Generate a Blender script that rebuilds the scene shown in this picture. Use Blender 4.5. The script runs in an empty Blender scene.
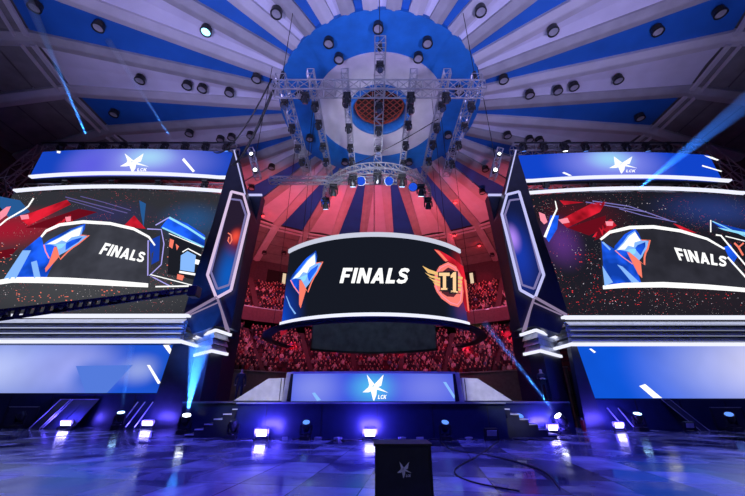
import bpy, bmesh, math, random
from mathutils import Vector, Matrix
random.seed(11)
S = bpy.context.scene
COL = S.collection
R = math.radians
F, TH, CX, CY, EYE = 330.0, R(24.5), 372.5, 248.0, 1.55      # lens of the photograph, in its pixels
AX = .2                                                        # axis of symmetry of the stage
DX, DY = .7, 24.5                                              # centre of the round hall

# ------------------------------------------------------------------ measuring
def ray(px, py):
    xc = (px - CX) / F; yc = (CY - py) / F
    return Vector((xc, math.cos(TH) - yc * math.sin(TH), math.sin(TH) + yc * math.cos(TH)))
def onY(px, py, y):
    d = ray(px, py); t = y / d.y
    return Vector((d.x * t, y, EYE + d.z * t))
def onZ(px, py, z):
    d = ray(px, py); t = (z - EYE) / d.z
    return Vector((d.x * t, d.y * t, z))
def on_surf(px, py, fn):
    y = fn(0) if fn(0) > 0 else 20
    for _ in range(12):
        p = onY(px, py, y); y = fn(p.x)
    return onY(px, py, y)

# ------------------------------------------------------------------ materials
M = {}
def mat(name, c, rough=.5, metal=0, emit=None, es=1, var=.15, vs=3, bump=0):
    if name in M: return M[name]
    m = bpy.data.materials.new(name); m.use_nodes = True
    nt = m.node_tree; b = nt.nodes['Principled BSDF']
    b.inputs['Roughness'].default_value = rough; b.inputs['Metallic'].default_value = metal
    tc = nt.nodes.new('ShaderNodeTexCoord'); no = nt.nodes.new('ShaderNodeTexNoise')
    no.inputs['Scale'].default_value = vs; no.inputs['Detail'].default_value = 4
    nt.links.new(tc.outputs['Object'], no.inputs['Vector'])
    mp = nt.nodes.new('ShaderNodeMapRange'); mp.inputs['From Min'].default_value = .3; mp.inputs['From Max'].default_value = .7
    mp.inputs['To Min'].default_value = 1 - var; mp.inputs['To Max'].default_value = 1 + var
    nt.links.new(no.outputs['Fac'], mp.inputs['Value'])
    vm = nt.nodes.new('ShaderNodeVectorMath'); vm.operation = 'SCALE'; vm.inputs[0].default_value = c
    nt.links.new(mp.outputs['Result'], vm.inputs['Scale'])
    nt.links.new(vm.outputs['Vector'], b.inputs['Base Color'])
    if bump:
        bp = nt.nodes.new('ShaderNodeBump'); bp.inputs['Strength'].default_value = bump
        nt.links.new(no.outputs['Fac'], bp.inputs['Height']); nt.links.new(bp.outputs['Normal'], b.inputs['Normal'])
    if emit:
        b.inputs['Emission Color'].default_value = (*emit, 1); b.inputs['Emission Strength'].default_value = es
    M[name] = m
    return m
def glow(name, c, s=1):
    if name in M: return M[name]
    m = bpy.data.materials.new(name); m.use_nodes = True; nt = m.node_tree
    nt.nodes.remove(nt.nodes['Principled BSDF'])
    e = nt.nodes.new('ShaderNodeEmission'); e.inputs[0].default_value = (*c, 1); e.inputs[1].default_value = s
    nt.links.new(e.outputs[0], nt.nodes['Material Output'].inputs[0])
    M[name] = m
    return m
def video(name, base, blobs=(), sparkle=None, s=1, streak=0):
    """a picture on an LED wall: base colour, soft blobs of colour (x, z, rx, rz, colour), crowd sparkle"""
    m = bpy.data.materials.new(name); m.use_nodes = True; nt = m.node_tree; L = nt.links.new
    nt.nodes.remove(nt.nodes['Principled BSDF'])
    tc = nt.nodes.new('ShaderNodeNewGeometry')
    rgb = nt.nodes.new('ShaderNodeRGB'); rgb.outputs[0].default_value = (*base, 1)
    cur = rgb.outputs[0]
    def mixn(fac, c):
        nonlocal cur
        mx = nt.nodes.new('ShaderNodeMix'); mx.data_type = 'RGBA'
        L(fac, mx.inputs[0]); L(cur, mx.inputs[6])
        if isinstance(c, tuple): mx.inputs[7].default_value = (*c, 1)
        else: L(c, mx.inputs[7])
        cur = mx.outputs[2]
    for (x, z, rx, rz, c) in blobs:
        a = nt.nodes.new('ShaderNodeVectorMath'); a.operation = 'SUBTRACT'; a.inputs[1].default_value = (x, 0, z)
        L(tc.outputs['Position'], a.inputs[0])
        b = nt.nodes.new('ShaderNodeVectorMath'); b.operation = 'MULTIPLY'; b.inputs[1].default_value = (1 / rx, 0, 1 / rz)
        L(a.outputs[0], b.inputs[0])
        l = nt.nodes.new('ShaderNodeVectorMath'); l.operation = 'LENGTH'; L(b.outputs[0], l.inputs[0])
        r = nt.nodes.new('ShaderNodeMapRange'); r.interpolation_type = 'SMOOTHSTEP'
        r.inputs['From Min'].default_value = 0; r.inputs['From Max'].default_value = 1
        r.inputs['To Min'].default_value = 1; r.inputs['To Max'].default_value = 0
        L(l.outputs['Value'], r.inputs['Value']); mixn(r.outputs[0], c)
    if sparkle:
        for (sc, th, c, seed) in sparkle:
            mp = nt.nodes.new('ShaderNodeMapping'); mp.inputs['Location'].default_value = (seed, seed, seed)
            mp.inputs['Scale'].default_value = (1, 0, 1.3)
            L(tc.outputs['Position'], mp.inputs[0])
            v = nt.nodes.new('ShaderNodeTexVoronoi'); v.inputs['Scale'].default_value = sc; L(mp.outputs[0], v.inputs['Vector'])
            n = nt.nodes.new('ShaderNodeTexNoise'); n.inputs['Scale'].default_value = .45; n.inputs['Detail'].default_value = 3; L(mp.outputs[0], n.inputs['Vector'])
            a = nt.nodes.new('ShaderNodeMath'); a.operation = 'LESS_THAN'; a.inputs[1].default_value = th; L(v.outputs['Distance'], a.inputs[0])
            b = nt.nodes.new('ShaderNodeMapRange'); b.inputs['From Min'].default_value = .48; b.inputs['From Max'].default_value = .62; L(n.outputs['Fac'], b.inputs['Value'])
            k = nt.nodes.new('ShaderNodeMath'); k.operation = 'MULTIPLY'; L(a.outputs[0], k.inputs[0]); L(b.outputs[0], k.inputs[1])
            mixn(k.outputs[0], c)
    if streak:
        w = nt.nodes.new('ShaderNodeTexNoise'); w.inputs['Scale'].default_value = .35 if streak < .2 else .8; w.inputs['Detail'].default_value = 2
        L(tc.outputs['Position'], w.inputs['Vector'])
        r = nt.nodes.new('ShaderNodeMapRange'); r.inputs['From Min'].default_value = .35; r.inputs['From Max'].default_value = .65
        r.inputs['To Min'].default_value = 1 - streak; r.inputs['To Max'].default_value = 1 + streak * .6
        L(w.outputs['Fac'], r.inputs['Value'])
        g = nt.nodes.new('ShaderNodeVectorMath'); g.operation = 'SCALE'; L(cur, g.inputs[0]); L(r.outputs[0], g.inputs['Scale']); cur = g.outputs[0]
    e = nt.nodes.new('ShaderNodeEmission'); e.inputs[1].default_value = s; L(cur, e.inputs[0])
    L(e.outputs[0], nt.nodes['Material Output'].inputs[0])
    M[name] = m
    return m

black = mat('black_paint', (.012, .013, .018), .45)
dark = mat('dark_cladding', (.022, .024, .04), .4)
navy = mat('navy_cladding', (.013, .02, .055), .35)
alu = mat('truss_aluminium', (.42, .42, .46), .35, .7)
grey = mat('grey_panel', (.35, .35, .36), .55)
louv = mat('silver_louvre', (.62, .66, .78), .35, .35)
strip = glow('strip_light', (.82, .84, 1), 1.1)
pink_strip = glow('pink_strip_light', (.72, .55, .8), 1)
lav_strip = glow('lavender_strip_light', (.55, .55, .95), 1.0)
white_e = glow('screen_white', (1, 1, 1), 1.15)

# ------------------------------------------------------------------ mesh builder
def tag(o, label=None, cat=None, group=None, kind=None):
    if label: o['label'] = label
    if cat: o['category'] = cat
    if group: o['group'] = group
    if kind: o['kind'] = kind
    return o
def link(o, parent=None):
    COL.objects.link(o)
    if parent: o.parent = parent
    return o
def thing(name, loc, label, cat, group=None, rz=0):
    o = bpy.data.objects.new(name, None); o.location = loc; o.rotation_euler = (0, 0, rz)
    COL.objects.link(o); o.empty_display_size = .2
    return tag(o, label, cat, group)
def root_loc(o):
    l = Vector((0, 0, 0))
    while o: l += o.location; o = o.parent
    return l
class MB:
    def __init__(s): s.v = []; s.f = []; s.m = []
    def add(s, vs, fs, mi=0):
        n = len(s.v); s.v += [tuple(v) for v in vs]
        for f in fs: s.f.append([n + i for i in f]); s.m.append(mi)
        return s
    def box(s, x0, x1, y0, y1, z0, z1, mi=0):
        return s.add([(x, y, z) for z in (z0, z1) for y in (y0, y1) for x in (x0, x1)],
                     [(0, 2, 3, 1), (4, 5, 7, 6), (0, 1, 5, 4), (2, 6, 7, 3), (0, 4, 6, 2), (1, 3, 7, 5)], mi)
    def obox(s, c, size, mtx, mi=0):
        hx, hy, hz = [k / 2 for k in size]
        vs = [Vector(c) + mtx @ Vector((x, y, z)) for z in (-hz, hz) for y in (-hy, hy) for x in (-hx, hx)]
        return s.add(vs, [(0, 2, 3, 1), (4, 5, 7, 6), (0, 1, 5, 4), (2, 6, 7, 3), (0, 4, 6, 2), (1, 3, 7, 5)], mi)
    def bar(s, p, q, w, h=None, mi=0):
        p = Vector(p); q = Vector(q); d = (q - p); L = d.length
        if L < 1e-6: return s
        m = d.to_track_quat('Z', 'Y').to_matrix()
        return s.obox((p + q) / 2, (w, h or w, L), m, mi)
    def tube(s, p, q, r0, r1=None, n=8, mi=0, cap=True):
        p = Vector(p); q = Vector(q); r1 = r0 if r1 is None else r1
        m = (q - p).to_track_quat('Z', 'Y').to_matrix(); vs = []
        for c, r in ((p, r0), (q, r1)):
            for i in range(n):
                a = 2 * math.pi * i / n; vs.append(c + m @ Vector((r * math.cos(a), r * math.sin(a), 0)))
        fs = [(i, (i + 1) % n, n + (i + 1) % n, n + i) for i in range(n)]
        if cap: fs += [tuple(range(n))[::-1], tuple(range(n, 2 * n))]
        return s.add(vs, fs, mi)
    def prism(s, poly, y0, y1, mi=0):            # poly in x, z
        n = len(poly)
        vs = [(x, y0, z) for x, z in poly] + [(x, y1, z) for x, z in poly]
        return s.add(vs, [tuple(range(n)), tuple(range(n, 2 * n))[::-1]] + [(i, (i + 1) % n + 0, (i + 1) % n + n, i + n) for i in range(n)], mi)
    def vprism(s, poly, z0, z1, mi=0):            # poly in x, y
        n = len(poly)
        vs = [(x, y, z0) for x, y in poly] + [(x, y, z1) for x, y in poly]
        return s.add(vs, [tuple(range(n))[::-1], tuple(range(n, 2 * n))] + [(i, (i + 1) % n, (i + 1) % n + n, i + n) for i in range(n)], mi)
    def arcwall(s, prof, cx, cy, a0, a1, n, mi=0, close=True):
        """sweep a closed profile of (r, z) round a vertical axis; angle from +Y, clockwise seen from above"""
        k = len(prof); vs = []; full = abs(a1 - a0) >= 359.9
        cnt = n if full else n + 1
        for i in range(cnt):
            a = R(a0 + (a1 - a0) * i / n)
            for r, z in prof: vs.append((cx + r * math.sin(a), cy + r * math.cos(a), z))
        fs = []
        for i in range(n):
            j = (i + 1) % cnt
            for t in range(k if close else k - 1):
                u = (t + 1) % k
                fs.append((i * k + t, i * k + u, j * k + u, j * k + t))
        if close and not full: fs += [tuple(range(k))[::-1], tuple(range((cnt - 1) * k, cnt * k))]
        return s.add(vs, fs, mi)
    def path(s, pts, r, n=6, mi=0):
        k = len(pts); vs = []
        for i, p in enumerate(pts):
            m = (Vector(pts[min(k - 1, i + 1)]) - Vector(pts[max(0, i - 1)])).to_track_quat('Z', 'Y').to_matrix()
            vs += [Vector(p) + m @ Vector((r * math.cos(2 * math.pi * t / n), r * math.sin(2 * math.pi * t / n), 0)) for t in range(n)]
        fs = [(i * n + t, i * n + (t + 1) % n, i * n + n + (t + 1) % n, i * n + n + t) for i in range(k - 1) for t in range(n)]
        return s.add(vs, fs + [tuple(range(n))[::-1], tuple(range((k - 1) * n, k * n))], mi)
    def build(s, name, ms, parent=None, smooth=False, bevel=0):
        me = bpy.data.meshes.new(name)
        o0 = root_loc(parent) if parent else Vector((0, 0, 0))
        me.from_pydata([Vector(v) - o0 for v in s.v], [], s.f)
        if not isinstance(ms, (list, tuple)): ms = [ms]
        for m in ms: me.materials.append(m)
        if len(ms) > 1: me.polygons.foreach_set('material_index', s.m)
        bm = bmesh.new(); bm.from_mesh(me); bmesh.ops.recalc_face_normals(bm, faces=bm.faces)
        if bevel: bmesh.ops.bevel(bm, geom=list(bm.edges), offset=bevel, segments=2, affect='EDGES', profile=.5)
        bm.to_mesh(me); bm.free()
        if smooth:
            for p in me.polygons: p.use_smooth = True
        return link(bpy.data.objects.new(name, me), parent)
def dup(o, parent=None):
    c = o.copy(); COL.objects.link(c)
    if parent: c.parent = parent
    for ch in o.children: dup(ch, c)
    return c

# ------------------------------------------------------------------ flat pictures on the screens
def decal(name, fn, polys, m, layer, parent):
    """polygons in x, z laid on the face of a screen y = fn(x); pieces that do not touch become parts of their own"""
    if name in ('lettering', 'crowd_lights', 'star_emblem', 'red_letters') or len(polys) < 2: return decal1(name, fn, polys, m, layer, parent)
    bb = [(min(p[0] for p in q) - .03, max(p[0] for p in q) + .03, min(p[1] for p in q) - .03, max(p[1] for p in q) + .03) for q in polys]
    g = list(range(len(polys)))
    for a in range(len(polys)):
        for b in range(a):
            A, B = bb[a], bb[b]
            if A[0] < B[1] and B[0] < A[1] and A[2] < B[3] and B[2] < A[3]:
                o, n = g[a], g[b]; g = [n if k == o else k for k in g]
    for k in sorted(set(g)): r = decal1(name, fn, [p for p, w in zip(polys, g) if w == k], m, layer, parent)
    return r
def decal1(name, fn, polys, m, layer, parent):
    bm = bmesh.new()
    for poly in polys:
        vs = [bm.verts.new((x, 0, z)) for x, z in poly]
        try: bm.faces.new(vs)
        except ValueError: pass
    bmesh.ops.triangulate(bm, faces=bm.faces, ngon_method='EAR_CLIP')
    for _ in range(4):
        es = [e for e in bm.edges if abs(e.verts[0].co.x - e.verts[1].co.x) > .5]
        if not es: break
        bmesh.ops.subdivide_edges(bm, edges=es, cuts=1); bmesh.ops.triangulate(bm, faces=bm.faces)
    o0 = root_loc(parent)
    for v in bm.verts: v.co = Vector((v.co.x, fn(v.co.x) - .012 * layer, v.co.z)) - o0
    me = bpy.data.meshes.new(name); bm.to_mesh(me); bm.free(); me.materials.append(m)
    return link(bpy.data.objects.new(name, me), parent)
def px_xz(pts, fn):
    r = []
    for a, b in pts:
        p = on_surf(a, b, fn); r.append((p.x, p.z))
    return r
def stroke(pts, w):
    """polyline to one quad per segment (2-D)"""
    out = []
    ws = w if isinstance(w, (list, tuple)) else [w] * len(pts)
    L = []; Rr = []
    for i, p in enumerate(pts):
        a = pts[max(0, i - 1)]; b = pts[min(len(pts) - 1, i + 1)]
        dx, dy = b[0] - a[0], b[1] - a[1]; n = math.hypot(dx, dy) or 1
        nx, ny = -dy / n * ws[i] / 2, dx / n * ws[i] / 2
        L.append((p[0] + nx, p[1] + ny)); Rr.append((p[0] - nx, p[1] - ny))
    for i in range(len(pts) - 1): out.append([L[i], L[i + 1], Rr[i + 1], Rr[i]])
    return out
def Zo(ox, oy, sc):
    return lambda pts: [(ox + a * sc, oy + b * sc) for a, b in pts]
LET = {   # letters in a unit box, thick strokes; (width, polygons)
 'F': (.72, [[(0, 0), (.27, 0), (.27, 1), (0, 1)], [(0, .78), (.72, .78), (.72, 1), (0, 1)], [(0, .38), (.62, .38), (.62, .58), (0, .58)]]),
 'I': (.27, [[(0, 0), (.27, 0), (.27, 1), (0, 1)]]),
 'N': (.9, [[(0, 0), (.26, 0), (.26, 1), (0, 1)], [(.64, 0), (.9, 0), (.9, 1), (.64, 1)], [(0, 1), (.28, 1), (.9, 0), (.62, 0)]]),
 'A': (.98, [[(0, 0), (.29, 0), (.62, 1), (.36, 1)], [(.98, 0), (.69, 0), (.36, 1), (.62, 1)], [(.2, .18), (.78, .18), (.72, .38), (.27, .38)]]),
 'L': (.66, [[(0, 0), (.27, 0), (.27, 1), (0, 1)], [(0, 0), (.66, 0), (.66, .22), (0, .22)]]),
 'C': (.8, stroke([(.74, .78), (.6, .88), (.4, .9), (.2, .8), (.12, .5), (.2, .2), (.4, .1), (.6, .12), (.74, .22)], .22)),
 'K': (.8, [[(0, 0), (.26, 0), (.26, 1), (0, 1)], [(.2, .4), (.55, 1), (.85, 1), (.35, .3)], [(.3, .6), (.5, .68), (.88, 0), (.58, 0)]]),
 'S': (.8, stroke([(.72, .76), (.6, .87), (.4, .9), (.2, .86), (.13, .73), (.2, .6), (.4, .52), (.6, .45), (.68, .3), (.6, .15), (.4, .1), (.2, .12), (.06, .24)], .23)),
}
def word(txt, quad, gap=.13):
    """quad: TL, TR, BR, BL in pixels -> polygons in pixels"""
    w = sum(LET[c][0] for c in txt) + gap * (len(txt) - 1); x = 0; out = []
    TL, TR, BR, BL = quad
    for c in txt:
        lw, ps = LET[c]
        for p in ps:
            q = []
            for a, b in p:
                u = (x + a) / w
                t = (TL[0] + (TR[0] - TL[0]) * u, TL[1] + (TR[1] - TL[1]) * u)
                d = (BL[0] + (BR[0] - BL[0]) * u, BL[1] + (BR[1] - BL[1]) * u)
                q.append((d[0] + (t[0] - d[0]) * b, d[1] + (t[1] - d[1]) * b))
            out.append(q)
        x += lw + gap
    return out
def affine(src, dst):
    (x0, y0), (x1, y1), (x2, y2) = src; a, b, c = dst
    det = (x1 - x0) * (y2 - y0) - (x2 - x0) * (y1 - y0)
    def f(pts):
        o = []
        for x, y in pts:
            u = ((x - x0) * (y2 - y0) - (x2 - x0) * (y - y0)) / det
            v = ((x1 - x0) * (y - y0) - (x - x0) * (y1 - y0)) / det
            o.append((a[0] + (b[0] - a[0]) * u + (c[0] - a[0]) * v, a[1] + (b[1] - a[1]) * u + (c[1] - a[1]) * v))
        return o
    return f
e_blue = video('picture_blue', (.012, .11, .9), streak=.55)
e_deep = glow('picture_deep_blue', (.004, .03, .3), .9)
e_sky = glow('picture_light_blue', (.25, .5, 1), 1)
e_cyan = glow('picture_cyan', (.3, .75, 1), 1)
e_orange = glow('picture_coral', (1, .22, .15), 1)
e_red = video('picture_red', (.6, .012, .03), streak=.6)
e_pink = glow('picture_pink', (1, .3, .4), 1)
e_gold = glow('picture_gold', (.9, .55, .2), 1)
e_black = glow('picture_black', (.012, .013, .02), 1)
e_dgrey = video('picture_dark_grey', (.05, .052, .07), streak=.25)
e_lav = glow('picture_lavender', (.45, .4, .95), 1)
def emblem_wolf(fn, dst, lay, par):
    A = affine([(100, 250), (297, 138), (160, 420)], dst)
    d = lambda n, ps, m, l: decal(n, fn, [px_xz(A(p), fn) for p in ps], m, lay + l, par)
    d('emblem_halo', [[(92, 252), (110, 215), (190, 118), (255, 66), (262, 100), (255, 150), (200, 240), (150, 345)]], e_blue, 0)
    d('emblem_head', [[(100, 250), (160, 180), (200, 125), (250, 80), (243, 118), (258, 145), (290, 142), (262, 200), (238, 232), (218, 265), (190, 300), (172, 268), (160, 245), (125, 240)]], e_sky, 1)
    d('emblem_shine', [[(112, 242), (160, 188), (205, 130), (246, 92), (236, 120), (250, 150), (215, 170), (200, 205), (175, 200), (150, 232)]], white_e, 2)
    d('emblem_shade', [[(200, 215), (225, 185), (270, 155), (258, 190), (232, 228), (212, 260)]], e_blue, 2)
    d('emblem_glint', [[(150, 238), (175, 225), (205, 215), (190, 250), (176, 262), (162, 242)]], e_cyan, 3)
    d('emblem_jaw', stroke([(98, 250), (118, 290), (150, 332)], 7), e_pink, 2)
    d('emblem_bolt', stroke([(160, 250), (178, 280), (190, 305), (205, 325), (225, 270), (242, 235), (262, 205), (297, 136), (255, 146)], 8)
      + [[(152, 248), (180, 285), (192, 318), (160, 425), (150, 400), (165, 330)]], e_orange, 3)
STAR = [[(.16, 1), (.48, .62), (.36, .52), (.2, .44), (.26, .6)], [(.86, 1), (.48, .62), (.42, .52), (.6, .5), (.76, .56)],
        [(-.02, .3), (.22, .5), (.4, .56), (.4, .36), (.22, .3)], [(.3, .5), (.6, .52), (1.06, .28), (.98, .3), (.62, .4), (.42, .4)],
        [(.3, .46), (.58, .44), (.56, .2), (.46, -.04), (.42, .0), (.36, .3)]]
def emblem_star(fn, x0, x1, y0, y1, lay, par, m=None):
    P = lambda ps: [px_xz([(x0 + (x1 - x0) * a, y1 + (y0 - y1) * b) for a, b in p], fn) for p in ps]
    decal('star_emblem', fn, P(STAR), m or white_e, lay, par)
    w, h = x1 - x0, y1 - y0
    decal('lettering', fn, [px_xz(p, fn) for p in word('LCK', [(x0 + .64 * w, y0 + .8 * h), (x0 + .98 * w, y0 + .8 * h), (x0 + .95 * w, y0 + .96 * h), (x0 + .62 * w, y0 + .96 * h)])], m or white_e, lay, par)

def spot(loc, tgt, c, e, size=60, blend=.4, r=.1, name='spot_lamp'):
    l = bpy.data.lights.new(name, 'SPOT'); l.color = c; l.energy = e; l.spot_size = R(size); l.spot_blend = blend; l.shadow_soft_size = r
    o = bpy.data.objects.new(name, l); o.location = loc; o.rotation_euler = (Vector(tgt) - Vector(loc)).to_track_quat('-Z', 'Y').to_euler(); COL.objects.link(o)
    return o
# ------------------------------------------------------------------ the hall: ceiling, floor, walls
ZC = 27.55
def dome(r, a, dz=0):                 # point of the ceiling at radius r, azimuth a (deg) from +Y
    z = ZC - max(0, r - 28.7) * .317
    return (DX + r * math.sin(R(a)), DY + r * math.cos(R(a)), z + dz)
cl_white = mat('ceiling_fabric', (.52, .5, .55), .8, var=.1, vs=.6)
cl_panel = mat('ceiling_pale_panel', (.62, .6, .72), .8, var=.08, vs=.5)
cl_blue = mat('ceiling_blue_panel', (.01, .12, .48), .6, var=.12, vs=.4)
cl_disc = mat('ceiling_blue_disc', (.012, .17, .55), .6, var=.15, vs=.8)
cl_rib = mat('ceiling_rib_grey', (.36, .35, .38), .8, var=.12, vs=.8)
mb = MB(); n = 144
rs = [9.7, 20, 28.9, 33, 38.5]
for j in range(n):
    for k in range(len(rs) - 1):
        a0, a1 = j * 2.5, (j + 1) * 2.5
        mb.add([dome(rs[k], a0, .75), dome(rs[k + 1], a0, .75), dome(rs[k + 1], a1, .75), dome(rs[k], a1, .75)], [(0, 1, 2, 3)])
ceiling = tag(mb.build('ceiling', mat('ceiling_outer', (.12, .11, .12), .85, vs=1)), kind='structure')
for i in range(18):
    for kind in (0, 1):
        a = i * 20 + 10 + kind * 10
        w0, w1 = ((.3, 2.0) if kind == 0 else (.35, 2.05))
        def pt(r, s, dz):
            h = w0 + (w1 - w0) * (r - 9.7) / 19
            p = dome(r, a, dz); ca, sa = math.cos(R(a)), math.sin(R(a))
            return (p[0] + s * h * ca, p[1] - s * h * sa, p[2])
        mb = MB(); st = [9.7 + 19 * t / 8 for t in range(9)]
        for t in range(8):
            for s0, s1 in ((-1, 0), (0, 1)):
                b0 = .25 if kind else .32
                def zz(s): return b0 + (.16 if (kind and s == 0) else 0)
                mb.add([pt(st[t], s0, zz(s0)), pt(st[t + 1], s0, zz(s0)), pt(st[t + 1], s1, zz(s1)), pt(st[t], s1, zz(s1))], [(0, 1, 2, 3)])
        mb.build('blue_panel' if kind == 0 else 'pale_panel', cl_blue if kind == 0 else cl_panel, ceiling)
        # white bar across the outer end of the panel, and the plain panels beyond
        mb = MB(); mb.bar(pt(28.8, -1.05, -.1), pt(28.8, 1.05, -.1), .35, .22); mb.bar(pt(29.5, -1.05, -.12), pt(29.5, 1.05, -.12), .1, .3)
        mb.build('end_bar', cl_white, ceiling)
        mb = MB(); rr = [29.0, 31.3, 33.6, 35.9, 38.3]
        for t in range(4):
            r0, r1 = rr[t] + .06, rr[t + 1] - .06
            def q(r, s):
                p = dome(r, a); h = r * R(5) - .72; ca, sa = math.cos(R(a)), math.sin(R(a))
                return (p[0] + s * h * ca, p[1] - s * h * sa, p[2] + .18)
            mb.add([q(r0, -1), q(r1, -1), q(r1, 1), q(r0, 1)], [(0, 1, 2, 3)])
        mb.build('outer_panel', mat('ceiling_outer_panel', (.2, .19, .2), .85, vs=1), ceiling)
for i in range(36):
    a = i * 10 + 5; mb = MB(); st = [9.7, 14, 19, 24, 28.7, 33, 38.3]
    ca, sa = math.cos(R(a)), math.sin(R(a))
    def rp(r, s, dz):
        half = .62 if r > 11 else .55
        p = dome(r, a, dz); return (p[0] + s * half * ca, p[1] - s * half * sa, p[2])
    for t in range(6):
        for (s0, d0, s1, d1) in ((-1, .5, -1, .05), (-1, .05, -.1, -.12), (-.1, -.12, .1, -.12), (.1, -.12, 1, .05), (1, .05, 1, .5)):
            mb.add([rp(st[t], s0, d0), rp(st[t + 1], s0, d0), rp(st[t + 1], s1, d1), rp(st[t], s1, d1)], [(0, 1, 2, 3)])
    mb.build('rib', cl_rib if i % 2 else cl_white, ceiling)
# pale wedges between rib and panel (the fabric skin the panels are set into)
mb = MB()
for i in range(72):
    a0, a1 = i * 5, i * 5 + 5
    for r0, r1 in ((9.7, 15), (15, 21), (21, 28.7)):
        mb.add([dome(r0, a0, .42), dome(r1, a0, .42), dome(r1, a1, .42), dome(r0, a1, .42)], [(0, 1, 2, 3)])
mb.build('fabric_skin', cl_white, ceiling)
mb = MB(); mb.arcwall([(6.35, ZC + .1), (9.75, ZC - .1), (9.75, ZC + .3), (6.35, ZC + .3)], DX, DY, 0, 360, 96)
mb.build('blue_disc', cl_disc, ceiling)
mb = MB(); mb.arcwall([(3.05, ZC + .35), (4.6, ZC + .2), (6.4, ZC + .02), (6.4, ZC + .3), (3.05, ZC + .6)], DX, DY, 0, 360, 96)
mb.build('white_ring', mat('ceiling_ring_white', (.6, .57, .62), .75, var=.08, vs=1), ceiling)
mb = MB(); mb.arcwall([(2.5, ZC + 1.5), (2.65, ZC + .1), (2.85, ZC - .08), (3.1, ZC + .1), (3.1, ZC + .5), (2.9, ZC + 1.5)], DX, DY, 0, 360, 64)
mb.build('skylight_rim', mat('rim_blue', (.02, .16, .5), .5), ceiling, smooth=True)
mb = MB(); mb.arcwall([(0, ZC + 1.6), (2.8, ZC + 1.6), (2.8, ZC + 1.7), (0, ZC + 1.7)], DX, DY, 0, 360, 48)
mb.build('skylight_cap', mat('skylight_dark', (.03, .012, .012), .8), ceiling)
mb = MB()
for k in range(-5, 6):
    c = k * .5; h = math.sqrt(max(.01, 2.55 ** 2 - c * c))
    for s in (-1, 1):
        d = Vector((1, s, 0)).normalized(); nn = Vector((-d.y, d.x, 0)); o = Vector((DX, DY, ZC + 1.1)) + nn * c
        mb.bar(o - d * h, o + d * h, .07)
mb.arcwall([(2.35, ZC + 1.0), (2.5, ZC + 1.0), (2.5, ZC + 1.2), (2.35, ZC + 1.2)], DX, DY, 0, 360, 48)
mb.build('skylight_lattice', mat('lattice_red', (.3, .05, .03), .7), ceiling)

# floor of dark polished tiles
def floor_mat():
    m = bpy.data.materials.new('dark_marble_tiles'); m.use_nodes = True; nt = m.node_tree; L = nt.links.new; b = nt.nodes['Principled BSDF']
    tc = nt.nodes.new('ShaderNodeTexCoord')
    mp = nt.nodes.new('ShaderNodeMapping'); mp.inputs['Rotation'].default_value = (0, 0, R(8)); L(tc.outputs['Object'], mp.inputs[0])
    br = nt.nodes.new('ShaderNodeTexBrick'); br.offset = 0; br.inputs['Scale'].default_value = 1
    br.inputs['Brick Width'].default_value = 1.25; br.inputs['Row Height'].default_value = 1.25; br.inputs['Mortar Size'].default_value = .012
    br.inputs['Color1'].default_value = (.01, .01, .015, 1); br.inputs['Color2'].default_value = (.32, .34, .46, 1); br.inputs['Mortar'].default_value = (.01, .01, .012, 1)
    L(mp.outputs[0], br.inputs['Vector'])
    n = nt.nodes.new('ShaderNodeTexNoise'); n.inputs['Scale'].default_value = .7; n.inputs['Detail'].default_value = 5; n.inputs['Distortion'].default_value = .6
    L(mp.outputs[0], n.inputs['Vector'])
    r = nt.nodes.new('ShaderNodeMapRange'); r.inputs['From Min'].default_value = .35; r.inputs['From Max'].default_value = .65; r.inputs['To Min'].default_value = .5; r.inputs['To Max'].default_value = 1.4
    L(n.outputs['Fac'], r.inputs['Value'])
    g = nt.nodes.new('ShaderNodeVectorMath'); g.operation = 'SCALE'; L(br.outputs['Color'], g.inputs[0]); L(r.outputs[0], g.inputs['Scale'])
    L(g.outputs[0], b.inputs['Base Color'])
    r2 = nt.nodes.new('ShaderNodeMapRange'); r2.inputs['From Min'].default_value = .35; r2.inputs['From Max'].default_value = .65; r2.inputs['To Min'].default_value = .05; r2.inputs['To Max'].default_value = .26
    L(n.outputs['Fac'], r2.inputs['Value']); L(r2.outputs[0], b.inputs['Roughness'])
    n2 = nt.nodes.new('ShaderNodeTexNoise'); n2.inputs['Scale'].default_value = 1.0; n2.inputs['Detail'].default_value = 3; L(tc.outputs['Object'], n2.inputs['Vector'])
    bp = nt.nodes.new('ShaderNodeBump'); bp.inputs['Strength'].default_value = .05; bp.inputs['Distance'].default_value = .15; L(n2.outputs['Fac'], bp.inputs['Height']); L(bp.outputs[0], b.inputs['Normal'])
    b.inputs['Specular IOR Level'].default_value = .28
    return m
mb = MB(); mb.add([(-44, -16, 0), (46, -16, 0), (46, 66, 0), (-44, 66, 0)], [(0, 1, 2, 3)])
tag(mb.build('floor', floor_mat()), kind='structure')
mb = MB(); mb.arcwall([(38.4, 0), (38.8, 0), (38.8, 26), (38.4, 26)], DX, DY, 0, 360, 96)
tag(mb.build('wall_round', mat('hall_wall', (.07, .05, .06), .85)), kind='structure')

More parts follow.
